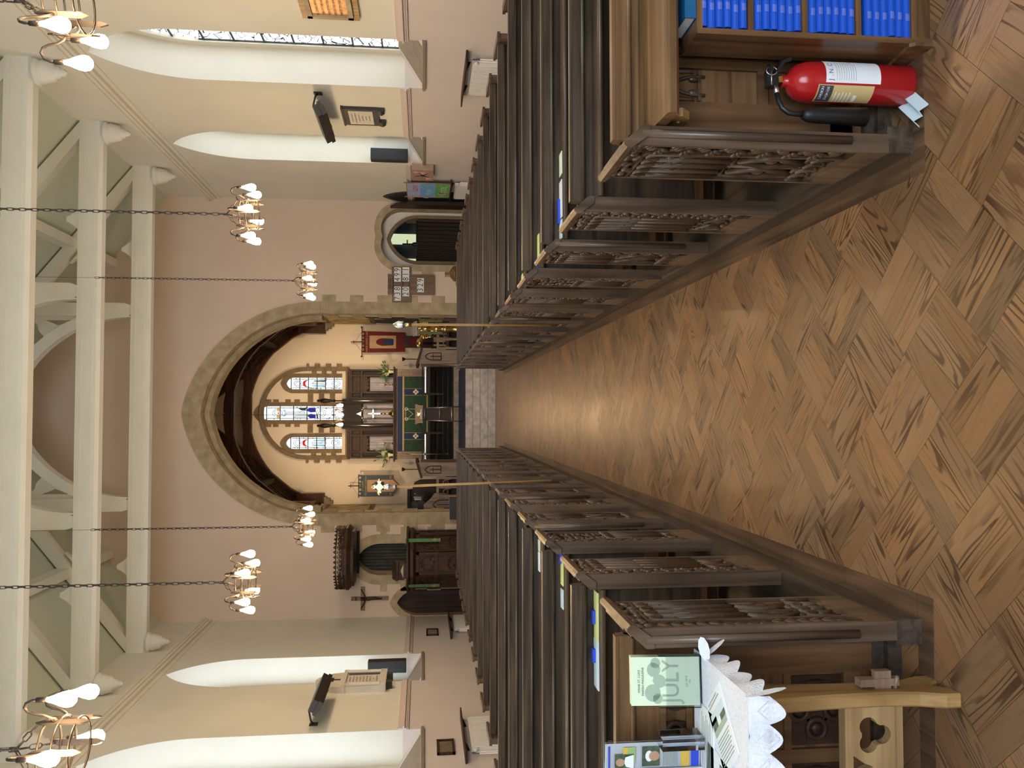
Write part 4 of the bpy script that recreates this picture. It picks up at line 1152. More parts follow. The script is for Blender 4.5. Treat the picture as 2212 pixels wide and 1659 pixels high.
m = MB(); octa(.62, 3.04, 3.10, m); octa(.64, 3.10, 3.17, m, R2=.72); octa(.70, 3.17, 3.22, m); octa(.66, 3.22, 3.24, m); m.build('sounding_board', W['darkoak'], t)
for i in range(8):
    an = PI/8 + i*PI/4 + PI/8; m = MB(); m.M = Matrix.Rotation(an + PI/2, 4, 'Z'); y = -.68*math.cos(PI/8); hw = .68*math.sin(PI/8)
    m.box(-hw, hw, y - .012, y + .012, 3.24, 3.26); m.box(-hw, hw, y - .012, y + .012, 3.375, 3.39)
    for q in range(5):
        x = -hw + (q + .5)*2*hw/5
        m.tube([(x + .044*math.cos(b*PI/4), y, 3.317 + .044*math.sin(b*PI/4)) for b in range(8)], .011, 4, True)
        m.bar([(x - .04, y, 3.317), (x + .04, y, 3.317)], .014, .014); m.bar([(x, y, 3.28), (x, y, 3.36)], .014, .014)
        m.prism('y', y - .01, y + .01, [(x - .05, 3.39), (x + .05, 3.39), (x, 3.445)])
    m.build('cresting', W['darkoak'], t)
m = MB(); m.box(-.45, .45, .5, .72, 3.0, 3.25); m.build('wall_bracket', W['blackoak'], t)
t = thing('book_desk', 'dark sloping book desk standing on the pulpit rim', 'desk', (PU[0] - .16, PU[1] - .38, 1.94))
m = MB(); m.prism('x', -.20, .20, [(-.16, .20), (.14, .30), (.14, .27), (-.16, .17)]); m.build('sloping_top', W['darkoakX'], t)
m = MB(); m.box(-.19, .19, -.10, -.07, .04, .18); m.box(-.16, .16, -.12, .10, 0, .04)
m.build('stand', W['darkoakX'], t)
m = MB(); m.prism('y', -.125, -.118, [(-.14, .06), (.14, .06), (0, .12)]); m.build('dove_ornament', W['stone'], t)
for X, Y, h_, lb, an in ((-2.66, 17.50, .72, 'green embroidered fall hanging on the pulpit side facing the chancel arch', .75), (-3.60, 17.52, .70, 'green embroidered fall hanging on the pulpit side facing the small door', -.75)):
    t = thing('pulpit_fall', lb, 'cloth', (X, Y, 1.955), an, 'green cloth falls on the pulpit')
    m = MB(); m.box(-.042, .042, -.01, 0, -h_, 0); m.box(-.042, .042, -.01, .12, -.0, .006); m.build('cloth', W['stole'], t)
    m = MB(); m.box(-.04, .04, -.014, -.01, -h_ + .10, -h_ + .13); m.box(-.012, .012, -.014, -.01, -h_ + .06, -h_ + .17); m.box(-.042, .042, -.013, -.01, -h_, -h_ + .012); m.build('gold_cross', W['goldbraid'], t)
#@@PART3
# ================================================================== CHANCEL
t = thing('reredos', 'dark carved oak reredos with white-curtained openings behind the altar', 'reredos', (-.025, 25.72, 2.42))
m = MB(); m.box(-1.36, 1.36, .06, .16, -1.2, 1.44); m.build('back_panel', W['blackoak'], t)
def bay(x0, x1, zo, top):
    m = MB(); w = x1 - x0
    m.box(x0, x1, -.10, .06, 1.02, 1.08); m.box(x0, x1, -.08, .06, top - .10, top - .04); m.box(x0 - .02, x1 + .02, -.12, .06, top - .04, top)
    for q in range(int(w/.07)): m.prism('y', -.10, .02, [(x0 + q*.07, top), (x0 + q*.07 + .07, top), (x0 + q*.07 + .035, top + .05)])
    for x in (x0, x1 - .05, x0 + .17, x1 - .22): m.box(x, x + .05, -.09, .06, .02, top - .05)
    m.box(x0 + .20, x1 - .20, -.06, .06, zo + .0, 1.02)
    for e in (-1, 0, 1): m.lathe([(.055, -.075), (.04, -.07)], 10, ((x0 + x1)/2 + e*.11, 0, zo), 'y')
    for z0, z1 in ((1.10, 1.30),):
        for a, b in ((x0 + .06, x0 + .16), (x0 + .21, x1 - .21), (x1 - .16, x1 - .06)):
            m.box(a, b, -.02, .06, z0, z1)
            m.tube([(a + .01, -.03, z0 + .01), (b - .01, -.03, z0 + .01), (b - .01, -.03, z1 - .01), (a + .01, -.03, z1 - .01)], .010, 4, True)
            n_ = max(1, int((b - a)/.09))
            for q in range(n_): m.tube([((a + (q + .5)*(b - a)/n_) + .03*math.cos(u), -.03, (z0 + z1)/2 + .03*math.sin(u)) for u in (0, 1.57, 3.14, 4.71)], .008, 4, True)
    m.box(x0, x1, -.14, .06, 0, .06)
    return m
bay(.46, 1.36, .88, 1.44).build('carved_bay', W['darkoak'], t); bay(-1.36, -.46, .88, 1.44).build('carved_bay', W['darkoak'], t)
m = MB(); m.box(-.46, .46, -.04, .06, 1.05, 1.60)
for x in (-.46, -.36, .31, .41): m.box(x, x + .05, -.10, .06, .02, 1.62)
for q in range(13): m.prism('y', -.08, .02, [(-.46 + q*.07, 1.60), (-.39 + q*.07, 1.60), (-.425 + q*.07, 1.66)])
for q in range(5): 
    for z in (1.22, 1.42): m.tube([(-.26 + q*.13 + .05*math.cos(u), -.05, z + .07*math.sin(u)) for u in (0, .785, 1.57, 2.36, 3.14, 3.93, 4.71, 5.5)], .008, 4, True)
m.build('carved_bay', W['blackoak'], t)
m = MB()
for e in (-1, 1):
    for q in range(3): m.ball((e*(.07 + .06*q), -.09, 1.06 - .03*q), .028, .02, .035, 7, 5)
    m.ball((e*.21, -.10, .93), .03)
m.prism('y', -.10, -.07, [(-.06, 1.06), (.06, 1.06), (0, 1.20)]); m.build('silver_cresting', W['steel'], t)
for x, w_, z0, z1 in ((.905, .42, .10, .80), (-.905, .42, .10, .80), (.02, .62, .10, 1.0)):
    m = MB(); P = [(x - w_/2 + i*w_/24, .025*math.sin(i*1.7) + .0) for i in range(25)]
    for a, b in zip(P, P[1:]): m.quad([(a[0], a[1], z0), (b[0], b[1], z0), (b[0], b[1], z1), (a[0], a[1], z1)])
    m.build('white_curtain', W['cloth'], t)
m = MB()
for x in (-.15, .15): m.box(x - .012, x + .012, -.08, -.05, .06, .98)
m.build('slender_column', W['blackoak'], t)
for s, lb in ((1, 'riddel post with a carved angel top at the hymn-board-side of the altar'), (-1, 'riddel post with a carved angel top at the pulpit side of the altar')):
    t = thing('riddel_post', lb, 'post', (-.005 + s*.375, 25.42, 2.45), 0, 'riddel posts')
    m = MB(); m.tube([(0, 0, 0), (0, 0, 1.80)], .022, 8); m.build('post', W['steel'], t)
    m = MB(); m.lathe([(.03, 1.78), (.05, 1.82), (.025, 1.86), (.055, 1.98), (.075, 2.10), (.06, 2.2), (.03, 2.24), (.045, 2.29), (.02, 2.33)], 10); m.build('carved_angel', W['blackoak'], t)
t = thing('altar', 'long altar with an oak top under a green and blue frontal', 'altar', (-.03, 25.25, 1.40))
m = MB(); m.box(-1.42, 1.42, -.33, .30, 1.045, 1.085); m.box(-1.36, 1.36, -.26, .29, .98, 1.045); m.build('table_top', W['darkoakX'], t)
m = MB(); m.box(-1.34, 1.34, -.22, .28, 0, .98)
for x in (-1.30, 1.08):
    m.box(x, x + .22, -.245, -.22, .05, .10); m.box(x, x + .22, -.245, -.22, .85, .92)
    m.tube([(x + .04, -.235, .62), (x + .18, -.235, .62), (x + .18, -.235, .80), (x + .04, -.235, .80)], .012, 4, True); m.box(x + .05, x + .17, -.24, -.22, .18, .5)
m.build('chest', W['stall'], t)
m = MB(); m.box(-1.12, 1.12, -.26, -.22, 0, .96); fr_ = m.build('green_frontal', W['greencloth'], t, 'green damask frontal')
m = MB(); m.box(-1.12, 1.12, -.268, -.26, .82, .96); m.build('blue_superfrontal', W['bluecloth'], t)
m = MB(); m.box(-1.10, 1.12, -.272, -.26, .765, .815); m.box(-1.12, 1.12, -.268, -.26, .06, .10)
for x in (.56, .76, -.56, -.76): m.box(x - .005, x + .005, -.266, -.26, .1, .765)
m.build('gold_band', W['goldbraid'], t)
for x in (.66, -.66): m = MB(); m.box(x - .095, x + .095, -.264, -.26, .1, .765); m.build('blue_orphrey', W['bluecloth'], t)
m = MB()
for x in (.66, -.66):
    for a in range(4): m.lathe([(.035, -.272), (.034, -.265)], 10, (x + .05*math.cos(a*PI/2), 0, .42 + .05*math.sin(a*PI/2)), 'y')
m.build('flower_emblem', W['marble'], t)
m = MB(); y = -.268
for e in (-1, 1):
    m.tube([(e*.15 + .035*math.cos(q*PI/6), y, .70 + .035*math.sin(q*PI/6)) for q in range(12)], .014, 5, True)
    m.bar([(e*.15, y, .66), (e*.15, y, .42)], .05, .01); m.bar([(e*.13, y, .66), (0, y, .50)], .04, .01); m.tube([(e*.15 + .03*math.cos(q*PI/6), y, .40 + .03*math.sin(q*PI/6)) for q in range(12)], .012, 5, True)
m.bar([(-.15, y, .72), (.15, y, .72)], .03, .01); m.build('monogram', W['marble'], t)
def candlestick(loc, h, lb, mat, candle, cat='candlestick', grp=None):
    t = thing('candlestick', lb, cat, loc, 0, grp)
    m = MB(); m.lathe([(.075, 0), (.07, .015), (.03, .03), (.012, .06), (.012, h*.45), (.026, h*.48), (.012, h*.51), (.012, h*.92), (.055, h*.97), (.06, h), (.01, h)], 12); m.build('stem', mat, t)
    m = MB(); m.lathe([(.011, h), (.011, h + candle), (.002, h + candle + .01)], 8); m.build('candle', W['lily'], t)
for x in (.86, -.92): candlestick((x, 25.42, 2.487), .28, 'brass altar candlestick on the %s side of the altar top' % ('hymn board' if x > 0 else 'pulpit'), W['brass'], .16, 'candlestick', 'altar candlesticks')
for x in (1.62, -1.69): candlestick((x, 25.1, .90 if abs(x) > 1.5 else 1.4), 1.33, 'tall dark standing candlestick at the %s side of the altar' % ('hymn board' if x > 0 else 'pulpit'), W['blackoak'], .14, 'candlestick', 'standing candlesticks')
t = thing('altar_cross', 'gilt and silver cross standing at the middle of the altar', 'cross', (-.02, 25.45, 2.487))
m = MB(); m.lathe([(.12, 0), (.11, .05), (.06, .10), (.03, .16), (.022, .28), (.045, .31), (.02, .34), (.02, .40)], 12); m.build('base', W['brass'], t)
m = MB(); m.box(-.018, .018, -.012, .012, .40, .76)
m.box(-.12, .12, -.012, .012, .60, .64)
for px, pz in ((-.13, .62), (.13, .62), (0, .78)): m.ball((px, 0, pz), .03, .015, .03)
m.build('cross', W['steel'], t)
for s, x in ((1, 1.25), (-1, -1.27)):
    t = thing('flower_vase', 'vase of lilies and greenery on the %s end of the altar' % ('hymn board' if s > 0 else 'pulpit'), 'flowers', (x, 25.35, 2.487), 0, 'altar flower arrangements')
    m = MB(); m.lathe([(.05, 0), (.035, .04), (.05, .10), (.075, .16), (.07, .16)], 12); m.build('vase', W['lily'], t)
    R = random.Random(s + 5); m = MB()
    for q in range(46):
        a = R.uniform(0, 2*PI); el = R.uniform(.15, 1.4); L = R.uniform(.18, .42 if q > 8 else .58)
        d = Vector((math.cos(a)*math.cos(el), math.sin(a)*math.cos(el)*.5, math.sin(el))); p0 = Vector((0, 0, .14)); p1 = p0 + d*L
        m.tube([p0, p0 + d*L*.5 + Vector((0, 0, .03)), p1], [.004, .014, .002], 4, False, None)
        if q % 2: m.ball(p1 - d*.05, .05, .012, .022, 6, 4, Vector((1, 0, 0)).rotation_difference(d).to_matrix())
    m.build('greenery', W['green'], t)
    m = MB()
    for q in range(7):
        a = R.uniform(0, 2*PI); p = Vector((math.cos(a)*.10, -.05 + .05*math.sin(a), R.uniform(.16, .34)))
        for b in range(5): m.ball(p + Vector((math.cos(b*1.256)*.028, -.01, math.sin(b*1.256)*.028)), .022, .01, .014, 6, 4)
    m.build('blooms', W['lily'], t)
# altar rails
for s, lb, x0, x1 in ((1, 'oak altar rail on the hymn-board side of the chancel', .49, 1.50), (-1, 'oak altar rail on the pulpit side of the chancel', .52, 1.55)):
    t = thing('altar_rail', lb, 'altar rail', (0, 23.7, .90), 0, 'altar rails')
    m = MB(); a, b = sx(s, x0, x1); m.box(a, b, -.07, .07, .69, .735); m.build('top_rail', W['darkoakX'], t)
    m = MB(); a, b = sx(s, x0 + .07, x1); m.box(a, b, -.03, .03, .62, .655); m.build('lower_rail', W['steel'], t)
    m = MB(); m.box(a, b, -.02, .02, .50, .61); m.box(*sx(s, x0 + .02, x0 + .08), -.04, .04, .0, .69); m.box(*sx(s, x1 - .06, x1), -.04, .04, 0, .69); m.build('panel', W['darkoakX'], t)
t = thing('gate_pole', 'thin white metal pole standing by the pulpit-side altar rail', 'pole', (-1.15, 23.3, .90))
m = MB(); m.tube([(0, 0, 0), (0, 0, 1.17)], .014, 8); m.lathe([(.05, 0), (.05, .012)], 12); m.lathe([(.03, .62), (.03, .70)], 8); m.build('pole', W['steel'], t)
# standing lectern of metal tube
t = thing('lectern', 'portable lectern with a wooden book box on splayed metal legs on the blue carpet', 'lectern', (-.03, 20.7, .632))
m = MB(); m.box(-.245, .245, -.02, .02, .985, 1.165); m.box(-.245, .245, -.02, .26, .975, .99)
for x in (-.245, .225): m.box(x, x + .02, -.02, .26, .985, 1.10)
m.build('book_box', W['honey'], t)
m = MB()
for s in (-1, 1): m.tube([(s*.15, 0, .98), (s*.185, -.05, .0)], .013, 8); m.tube([(s*.15, .1, .98), (s*.185, .3, .0)], .013, 8)
for z, w_ in ((.93, .15), (.56, .165), (.26, .175)): m.tube([(-w_, -.02, z), (w_, -.02, z)], .012 if z != .26 else .02, 8)
m.build('leg_frame', W['steel'], t)
m = MB(); m.prism('y', .05, .06, [(-.14, .95), (.14, .95), (.16, .28), (-.16, .28)]); m.build('cloth_panel', plain('brown_panel', (.07, .045, .042), .8), t)
m = MB(); m.prism('y', -.028, -.02, [(-.06, 1.10), (-.02, 1.08), (-.04, 1.13), (0, 1.10), (.05, 1.12), (.02, 1.07), (.04, 1.04), (-.02, 1.05)]); m.build('dove', W['brass'], t)
o = MB(); o.box(-.12, .12, -.03, -.022, 1.005, 1.04); o.build('notice', W['paper'], t)
# choir stalls
def stall(s, lb):
    t = thing('choir_stall', lb, 'choir stall', (s*1.20 if s > 0 else -1.20, 20.05, .62))
    P = lambda x: s*x
    m = MB(); m.prism('y', -.03, .03, [(P(0), 0), (P(.32), 0), (P(.32), 1.02), (P(0), 1.12), (P(-.02), 1.06)]); m.build('end_panel', W['stall'], t)
    m = MB(); m.prism('y', -.07, 1.6, [(P(-.04), 1.10), (P(-.04), 1.16), (P(.36), 1.04), (P(.36), .99)]); m.build('desk_top', W['darkoak'], t)
    m = MB(); p = [(P(x), z) for x, z in pointed(.16, .085, .55, .78, .15, 6)]; m.tube([(a, -.035, b) for a, b in p] + [(P(.075), -.035, .55)], .012, 5)
    m.tube([(P(.16), -.035, .55), (P(.16), -.035, .80)], .010, 5); m.tube([(P(.10), -.035, .74), (P(.22), -.035, .74)], .008, 5)
    m.build('carved_lancet', W['darkoak'], t)
    m = MB(); m.box(*sx(s, 0, .04), .03, 1.6, .0, 1.04); m.build('frontal', W['stall'], t)
    m = MB(); m.box(*sx(s, .34, .80), -.02, .03, .60, .66); m.box(*sx(s, .34, .80), -.02, .03, .0, .08)
    for x in (.34, .56, .77): m.box(*sx(s, x, x + .05), -.02, .03, .08, .60)
    for x in (.475, .70):
        p = [(P(a), b) for a, b in pointed(x, .075, .32, .40, .10, 5)]; m.tube([(a, .0, b) for a, b in p], .014, 5)
    m.build('bench_end', W['stall'], t)
    m = MB(); m.box(*sx(s, .36, .80), .03, 1.6, .36, .40); m.box(*sx(s, .36, .80), .5, .55, 0, .36); m.build('seat', W['darkoakX'], t)
    m = MB()
    m.prism('y', .55, .60, [(P(.78), 0), (P(1.28), 0), (P(1.28), .96), (P(1.05), .96), (P(.90), .78), (P(.78), .70)]); m.build('rear_end', W['stall'], t)
    m = MB(); m.prism('y', .50, 1.6, [(P(.82), .98), (P(1.32), .98), (P(1.32), 1.02), (P(.82), 1.02)]); m.build('rear_rail', W['darkoak'], t)
    m = MB(); p = [(P(a), b) for a, b in pointed(1.06, .11, .35, .55, .18, 6)]; m.tube([(a, .54, b) for a, b in p], .012, 5); m.tube([(P(1.06), .54, .35), (P(1.06), .54, .62)], .010, 5); m.build('carved_lancet', W['darkoak'], t)
    return t
stall(1, 'carved oak choir stall on the hymn-board side beyond the steps'); stall(-1, 'carved oak choir stall on the pulpit side beyond the steps')
t = thing('clergy_chair', 'dark carved oak chair back behind the pulpit-side choir stall', 'chair', (-1.99, 22.3, .62))
m = MB(); m.prism('y', -.03, .03, [(-.22, .4), (.22, .4), (.22, 1.05), (.15, 1.20), (0, 1.26), (-.15, 1.20), (-.22, 1.05)]); m.build('back', W['darkoak'], t)
m = MB(); m.box(-.24, .24, -.45, -.03, .40, .45); m.build('seat', W['darkoak'], t)
for x, y in ((-.22, -.43), (.19, -.43), (-.22, -.03), (.19, -.03)): m = MB(); m.box(x, x + .04, y, y + .04, 0, .40); m.build('leg', W['darkoak'], t)
for X, s, lb in ((1.13, 1, 'pale pine board propped beside the hymn-board-side choir stall'), (-1.19, -1, 'pale pine board propped beside the pulpit-side choir stall')):
    m = MB(); m.M = Matrix.Rotation(s*.10, 4, 'Y'); m.box(-.032, .032, -.02, .02, .0, .76); o = m.build('pine_board', W['pinex']); o.location = (X + s*.04, 20.45, .85 - .215); tag(o, lb, 'board', 'propped pine boards')
m = MB(); m.box(-2.38, -1.90, 18.62, 18.80, .62, 1.0); o = m.build('black_cabinet', W['black']); tag(o, 'low black cabinet in front of the chancel arch stones near the pulpit', 'cabinet')
t = thing('bookcase_shelf', 'small dark shelf of books on the chancel wall behind the pulpit-side stalls', 'shelf', (-2.35, 22.7, 1.60))
m = MB(); m.box(-.28, .28, -.12, .12, .34, .42); m.box(-.28, .28, .09, .12, -.98, .34); m.box(-.28, .28, -.12, .12, -.98, .02); m.build('case', W['blackoak'], t)
for i in range(8):
    m = MB(); m.box(-.03 + 0, .012, -.09, .08, 0, .19 + .02*(i % 3)); o = m.build('hymn_book', (W['paper'], W['cloth'], W['slate'], W['marble'])[i % 4]); o.location = (-2.53 + i*.052, 22.7, 1.621); tag(o, 'pale book in the row on the dark shelf behind the pulpit-side stalls', 'book', 'books on the chancel shelf')
t = thing('covered_chair', 'black padded chair back beside the shelf of books on the pulpit side', 'chair', (-2.50, 22.15, .62))
m = MB(); m.ball((0, 0, 1.12), .20, .07, .22, 10, 7); m.box(-.18, .18, -.06, .05, .45, 1.1); m.build('padded_back', W['black'], t)
m = MB(); m.box(-.2, .2, -.45, 0, .42, .5); m.box(-.2, -.16, -.4, .0, 0, .42); m.box(.16, .2, -.4, 0, 0, .42); m.build('frame', W['blackm'], t)
# eagle lectern
t = thing('eagle_lectern', 'brass eagle lectern with green ribbons standing beside the hymn-board-side stalls', 'lectern', (2.0, 19.76, .62))
m = MB(); m.lathe([(.22, 0), (.22, .04), (.10, .10), (.06, .16), (.055, .42), (.10, .46), (.05, .50), (.05, .60), (.13, .66), (.06, .72), (.06, .80)], 14); m.build('pillar', W['brass'], t)
m = MB(); m.ball((0, .02, .92), .085, .11, .14); m.ball((0, -.07, 1.08), .05, .07, .06); m.lathe([(.02, 0), (.002, .05)], 6, (0, -.13, 1.06), 'y'); m.build('eagle_body', W['brass'], t)
for s in (-1, 1):
    m = MB()
    for q in range(5): m.tube([(s*.06, .03, 1.0 - .03*q), (s*(.20 + .02*(4 - q)), .0, 1.08 - .05*q), (s*(.27 - .02*q), -.02, 1.12 - .10*q)], [.03, .024, .006], 5)
    m.build('wing', W['brass'], t)
m = MB(); m.prism('x', -.17, .17, [(-.10, 1.13), (.14, 1.20), (.14, 1.225), (-.10, 1.155)]); m.build('book', W['cloth'], t)
for x, lb in ((.17, 'ribbon'), (-.11, 'ribbon')): m = MB(); m.box(x - .03, x + .03, -.19, -.18, .54, 1.08); m.build('ribbon', plain('olive_ribbon_%s' % x, (.12, .15, .05), .7), t)
t = thing('brass_ornament', 'small round brass ornament on a dark stand near the red banner', 'ornament', (1.84, 21.9, .62))
m = MB(); m.lathe([(.10, 1.0), (.13, 1.05), (.12, 1.12), (.06, 1.16)], 14); m.build('bowl', W['brass'], t); m = MB(); m.lathe([(.14, 0), (.12, .03), (.03, .06), (.03, .96), (.10, 1.0)], 10); m.build('stand', W['blackoak'], t)
t = thing('credence_chair', 'red upholstered chair back under the red banner', 'chair', (2.15, 25.2, .90))
m = MB(); m.box(-.18, .18, -.03, .03, .45, 1.24); m.build('back', W['blackoak'], t)
m = MB(); m.box(-.13, .13, -.05, -.03, .6, 1.12); m.build('red_cushion', W['redcloth'], t)
m = MB(); m.box(-.2, .2, -.4, 0, .4, .46); m.build('seat', W['blackoak'], t)
for x, y in ((-.19, -.38), (.15, -.38), (-.19, -.04), (.15, -.04)): m = MB(); m.box(x, x + .04, y, y + .04, 0, .40); m.build('leg', W['blackoak'], t)
# banners
t = thing('processional_banner', 'red velvet banner with an embroidered saint, hung on a cross-topped pole', 'banner', (2.17, 25.55, .90))
m = MB(); m.tube([(0, .04, 0), (0, .04, 2.9)], .014, 8); m.tube([(-.45, 0, 2.56), (.45, 0, 2.56)], .014, 8); m.box(-.05, .05, .03, .05, 2.80, 2.82)
for x in (-.45, .45): m.box(x - .012, x + .012, -.012, .012, 2.53, 2.60); m.box(x - .03, x + .03, -.01, .01, 2.57, 2.59)
m.tube([(-.3, 0, 2.57), (0, .04, 2.78), (.3, 0, 2.57)], .005, 4); m.build('pole', W['blackoak'], t)
m = MB(); m.prism('y', -.012, .0, [(-.33, 2.50), (.33, 2.50), (.30, 1.25), (-.30, 1.25)])
for q in range(6): m.box(-.32 + q*.12, -.27 + q*.12, -.012, 0, 2.48, 2.57)
m.build('red_cloth', W['redcloth'], t)
m = MB(); m.box(-.195, .195, -.018, -.012, 1.53, 2.33); m.build('embroidered_panel', W['tan'], t)
m = MB(); m.prism('y', -.022, -.018, [(-.10, 1.62), (.10, 1.62), (.115, 1.95), (.09, 2.06), (.04, 2.13), (-.04, 2.13), (-.09, 2.06), (-.12, 1.95)]); m.build('robe', W['redcloth'], t)
m = MB(); m.prism('y', -.024, -.022, [(-.085, 1.60), (.085, 1.60), (.09, 1.88), (.02, 1.96), (-.07, 1.90)]); m.build('blue_robe', W['bluecloth'], t)
m = MB(); m.lathe([(.065, -.020), (.064, -.018)], 16, (0, 0, 2.19), 'y'); m.build('halo', W['goldbraid'], t)
m = MB(); m.prism('y', -.026, -.022, blob(0, 2.18, .038, .05, 12)); m.build('face', W['skin'], t)
text('WEAR SAINT LUKE', .075, (0, -.014, 2.41), FACE_W, W['goldbraid'], t)
t = thing('processional_banner', 'dark blue banner of a seated woman and child, hung on a cross-topped pole', 'banner', (-2.18, 25.2, .90))
m = MB(); m.tube([(0, .04, 0), (0, .04, 2.92)], .014, 8); m.tube([(-.35, 0, 2.61), (.35, 0, 2.61)], .014, 8); m.box(-.06, .06, .03, .05, 2.84, 2.86); m.tube([(-.3, 0, 2.62), (0, .04, 2.82), (.3, 0, 2.62)], .005, 4); m.build('pole', W['blackoak'], t)
m = MB(); m.prism('y', -.012, 0, [(-.32, 2.54), (.32, 2.54), (.32, 1.58), (.20, 1.56), (0, 1.38), (-.20, 1.56), (-.32, 1.58)])
for q in range(6): m.box(-.31 + q*.118, -.26 + q*.118, -.012, 0, 2.53, 2.62)
m.build('blue_cloth', W['navycloth'], t)
m = MB(); m.prism('y', -.018, -.012, [(-.18, 2.36), (.18, 2.36), (.18, 1.60), (0, 1.41), (-.18, 1.60)]); m.build('embroidered_panel', W['tan'], t)
m = MB(); m.prism('y', -.022, -.018, [(-.12, 1.86), (.12, 1.86), (.11, 2.12), (.03, 2.22), (-.05, 2.22), (-.12, 2.1)]); m.build('blue_robe', W['bluecloth'], t)
m = MB(); m.prism('y', -.022, -.018, [(-.10, 1.72), (.09, 1.72), (.07, 1.88), (-.08, 1.88)]); m.build('pink_robe', plain('rose_silk', (.45, .20, .17), .7), t)
m = MB(); m.prism('y', -.024, -.018, blob(-.01, 2.27, .035, .045, 12)); m.prism('y', -.026, -.022, blob(.04, 2.13, .03, .035, 10)); m.build('faces', W['skin'], t)
text('ST LUKES', .075, (0, -.014, 2.49), FACE_W, W['goldbraid'], t); text('MOTHERS UNION', .072, (0, -.014, 2.40), FACE_W, W['goldbraid'], t)
for x in (-.25, .25): text('M', .11, (x, -.014, 1.66), FACE_W, W['goldbraid'], t)
# painted panels and niches of the chancel walls
for x_in, s, lb in ((CX1, -1, 'painted gold and green panel high on the hymn-board-side chancel wall'), (CX0, 1, 'painted gold and green panel high on the pulpit-side chancel wall')):
    t = thing('wall_painting', lb, 'painting', (x_in, 24.7, 3.75), 0, 'painted chancel wall panels')
    m = MB(); m.box(min(0, s*.03), max(0, s*.03), -.85, .85, -.72, .72); m.build('frame', W['stoneD'], t)
    m = MB(); m.box(min(s*.03, s*.036), max(s*.03, s*.036), -.72, .72, -.58, .60); m.build('picture', plain('fresco_%d' % s, (.46, .36, .17), .8, noise=.5, nscale=3.5), t)
m = MB()
for yc in (23.7, 24.9): m.prism('x', CX1 - .012, CX1 + .002, pointed(yc, .42, .8, 2.55, .65, 8)); ring(m, 'x', CX1 - .03, CX1, yc, .42, 2.55, .65, .06, .08, 8, .8)
trim(m, W['greygreen'])

# ================================================================== FOREGROUND, HYMN BOARD SIDE
BX, BY = 1.165, 2.43
t = thing('bookcase', 'narrow oak bookcase of blue hymn books against the rearmost pew back', 'bookcase', (BX, BY, 0))
m = MB(); m.box(0, .018, 0, .16, 0, .765); m.build('side_panel', W['oakwarmZ'], t)
m = MB(); m.box(.46, .478, 0, .16, 0, .765); m.build('side_panel', W['oakwarmZ'], t)
m = MB(); m.box(.018, .46, .148, .16, .03, .765); m.build('back_panel', W['darkoak'], t)
m = MB(); m.box(.0, .478, .006, .16, .0, .045); m.prism('x', -.012, 0, [(-.012, 0), (.16, 0), (.16, .055), (-.0, .075), (-.012, .06)]); m.build('plinth', W['oakwarmX'], t)
SH = (.045, .231, .407, .583, .747)
for i, z in enumerate(SH): m = MB(); m.box(.018, .46, .004, .148, z, z + .018); m.build('shelf', W['oakwarmX'], t)
b0 = None
LV = ('lowest', 'second lowest', 'second highest', 'topmost')
PO = ('at the bottom of', 'second from the bottom of', 'third from the bottom of', 'third from the top of', 'second from the top of', 'on top of')
for i in range(4):
    for j in range(6):
        z = SH[i] + .0185 + j*.0255
        lb = 'blue hymn book %s the stack on the %s shelf' % (PO[j], LV[i])
        loc = (BX + .105 + .02*0 + random.uniform(-.004, .004) + .018, BY + .075, z)
        if b0 is None:
            b0 = thing('hymn_book', lb, 'book', loc, 0, 'blue hymn books lying in the bookcase')
            m = MB(); m.box(-.10, .10, -.062, .062, 0, .0025); m.box(-.10, .10, -.062, .062, .0225, .025)
            m.prism('x', -.10, .10, [(-.062, 0), (-.069, .004), (-.071, .0125), (-.069, .021), (-.062, .025), (-.0595, .0225), (-.0595, .0025)]); m.build('cover', W['bluebook'], b0)
            m = MB(); m.box(-.096, .096, -.059, .058, .0025, .0225); m.build('pages', W['lily'], b0)
            m = MB(); m.prism('x', -.045, -.022, [(-.0705, .006), (-.0722, .0125), (-.0705, .019)]); m.build('spine_stamp', plain('worn_blue', (.10, .16, .58), .6), b0)
        else: dup(b0, loc, lb)
t = thing('large_book', 'large teal book lying on top of the bookcase under the pew ledge', 'book', (BX + .15, BY + .08, .766))
m = MB(); m.box(-.10, .22, -.07, .07, 0, .003); m.box(-.10, .22, -.07, .07, .033, .036); m.box(-.10, .22, -.073, -.069, 0, .036); m.build('cover', W['teal'], t)
m = MB(); m.box(-.098, .218, -.068, .068, .003, .033); m.build('pages', W['paper'], t)
m = MB(); m.lathe([(.011, -.0745), (.011, -.073)], 8, (.04, 0, .018), 'y'); m.build('badge', W['lily'], t)
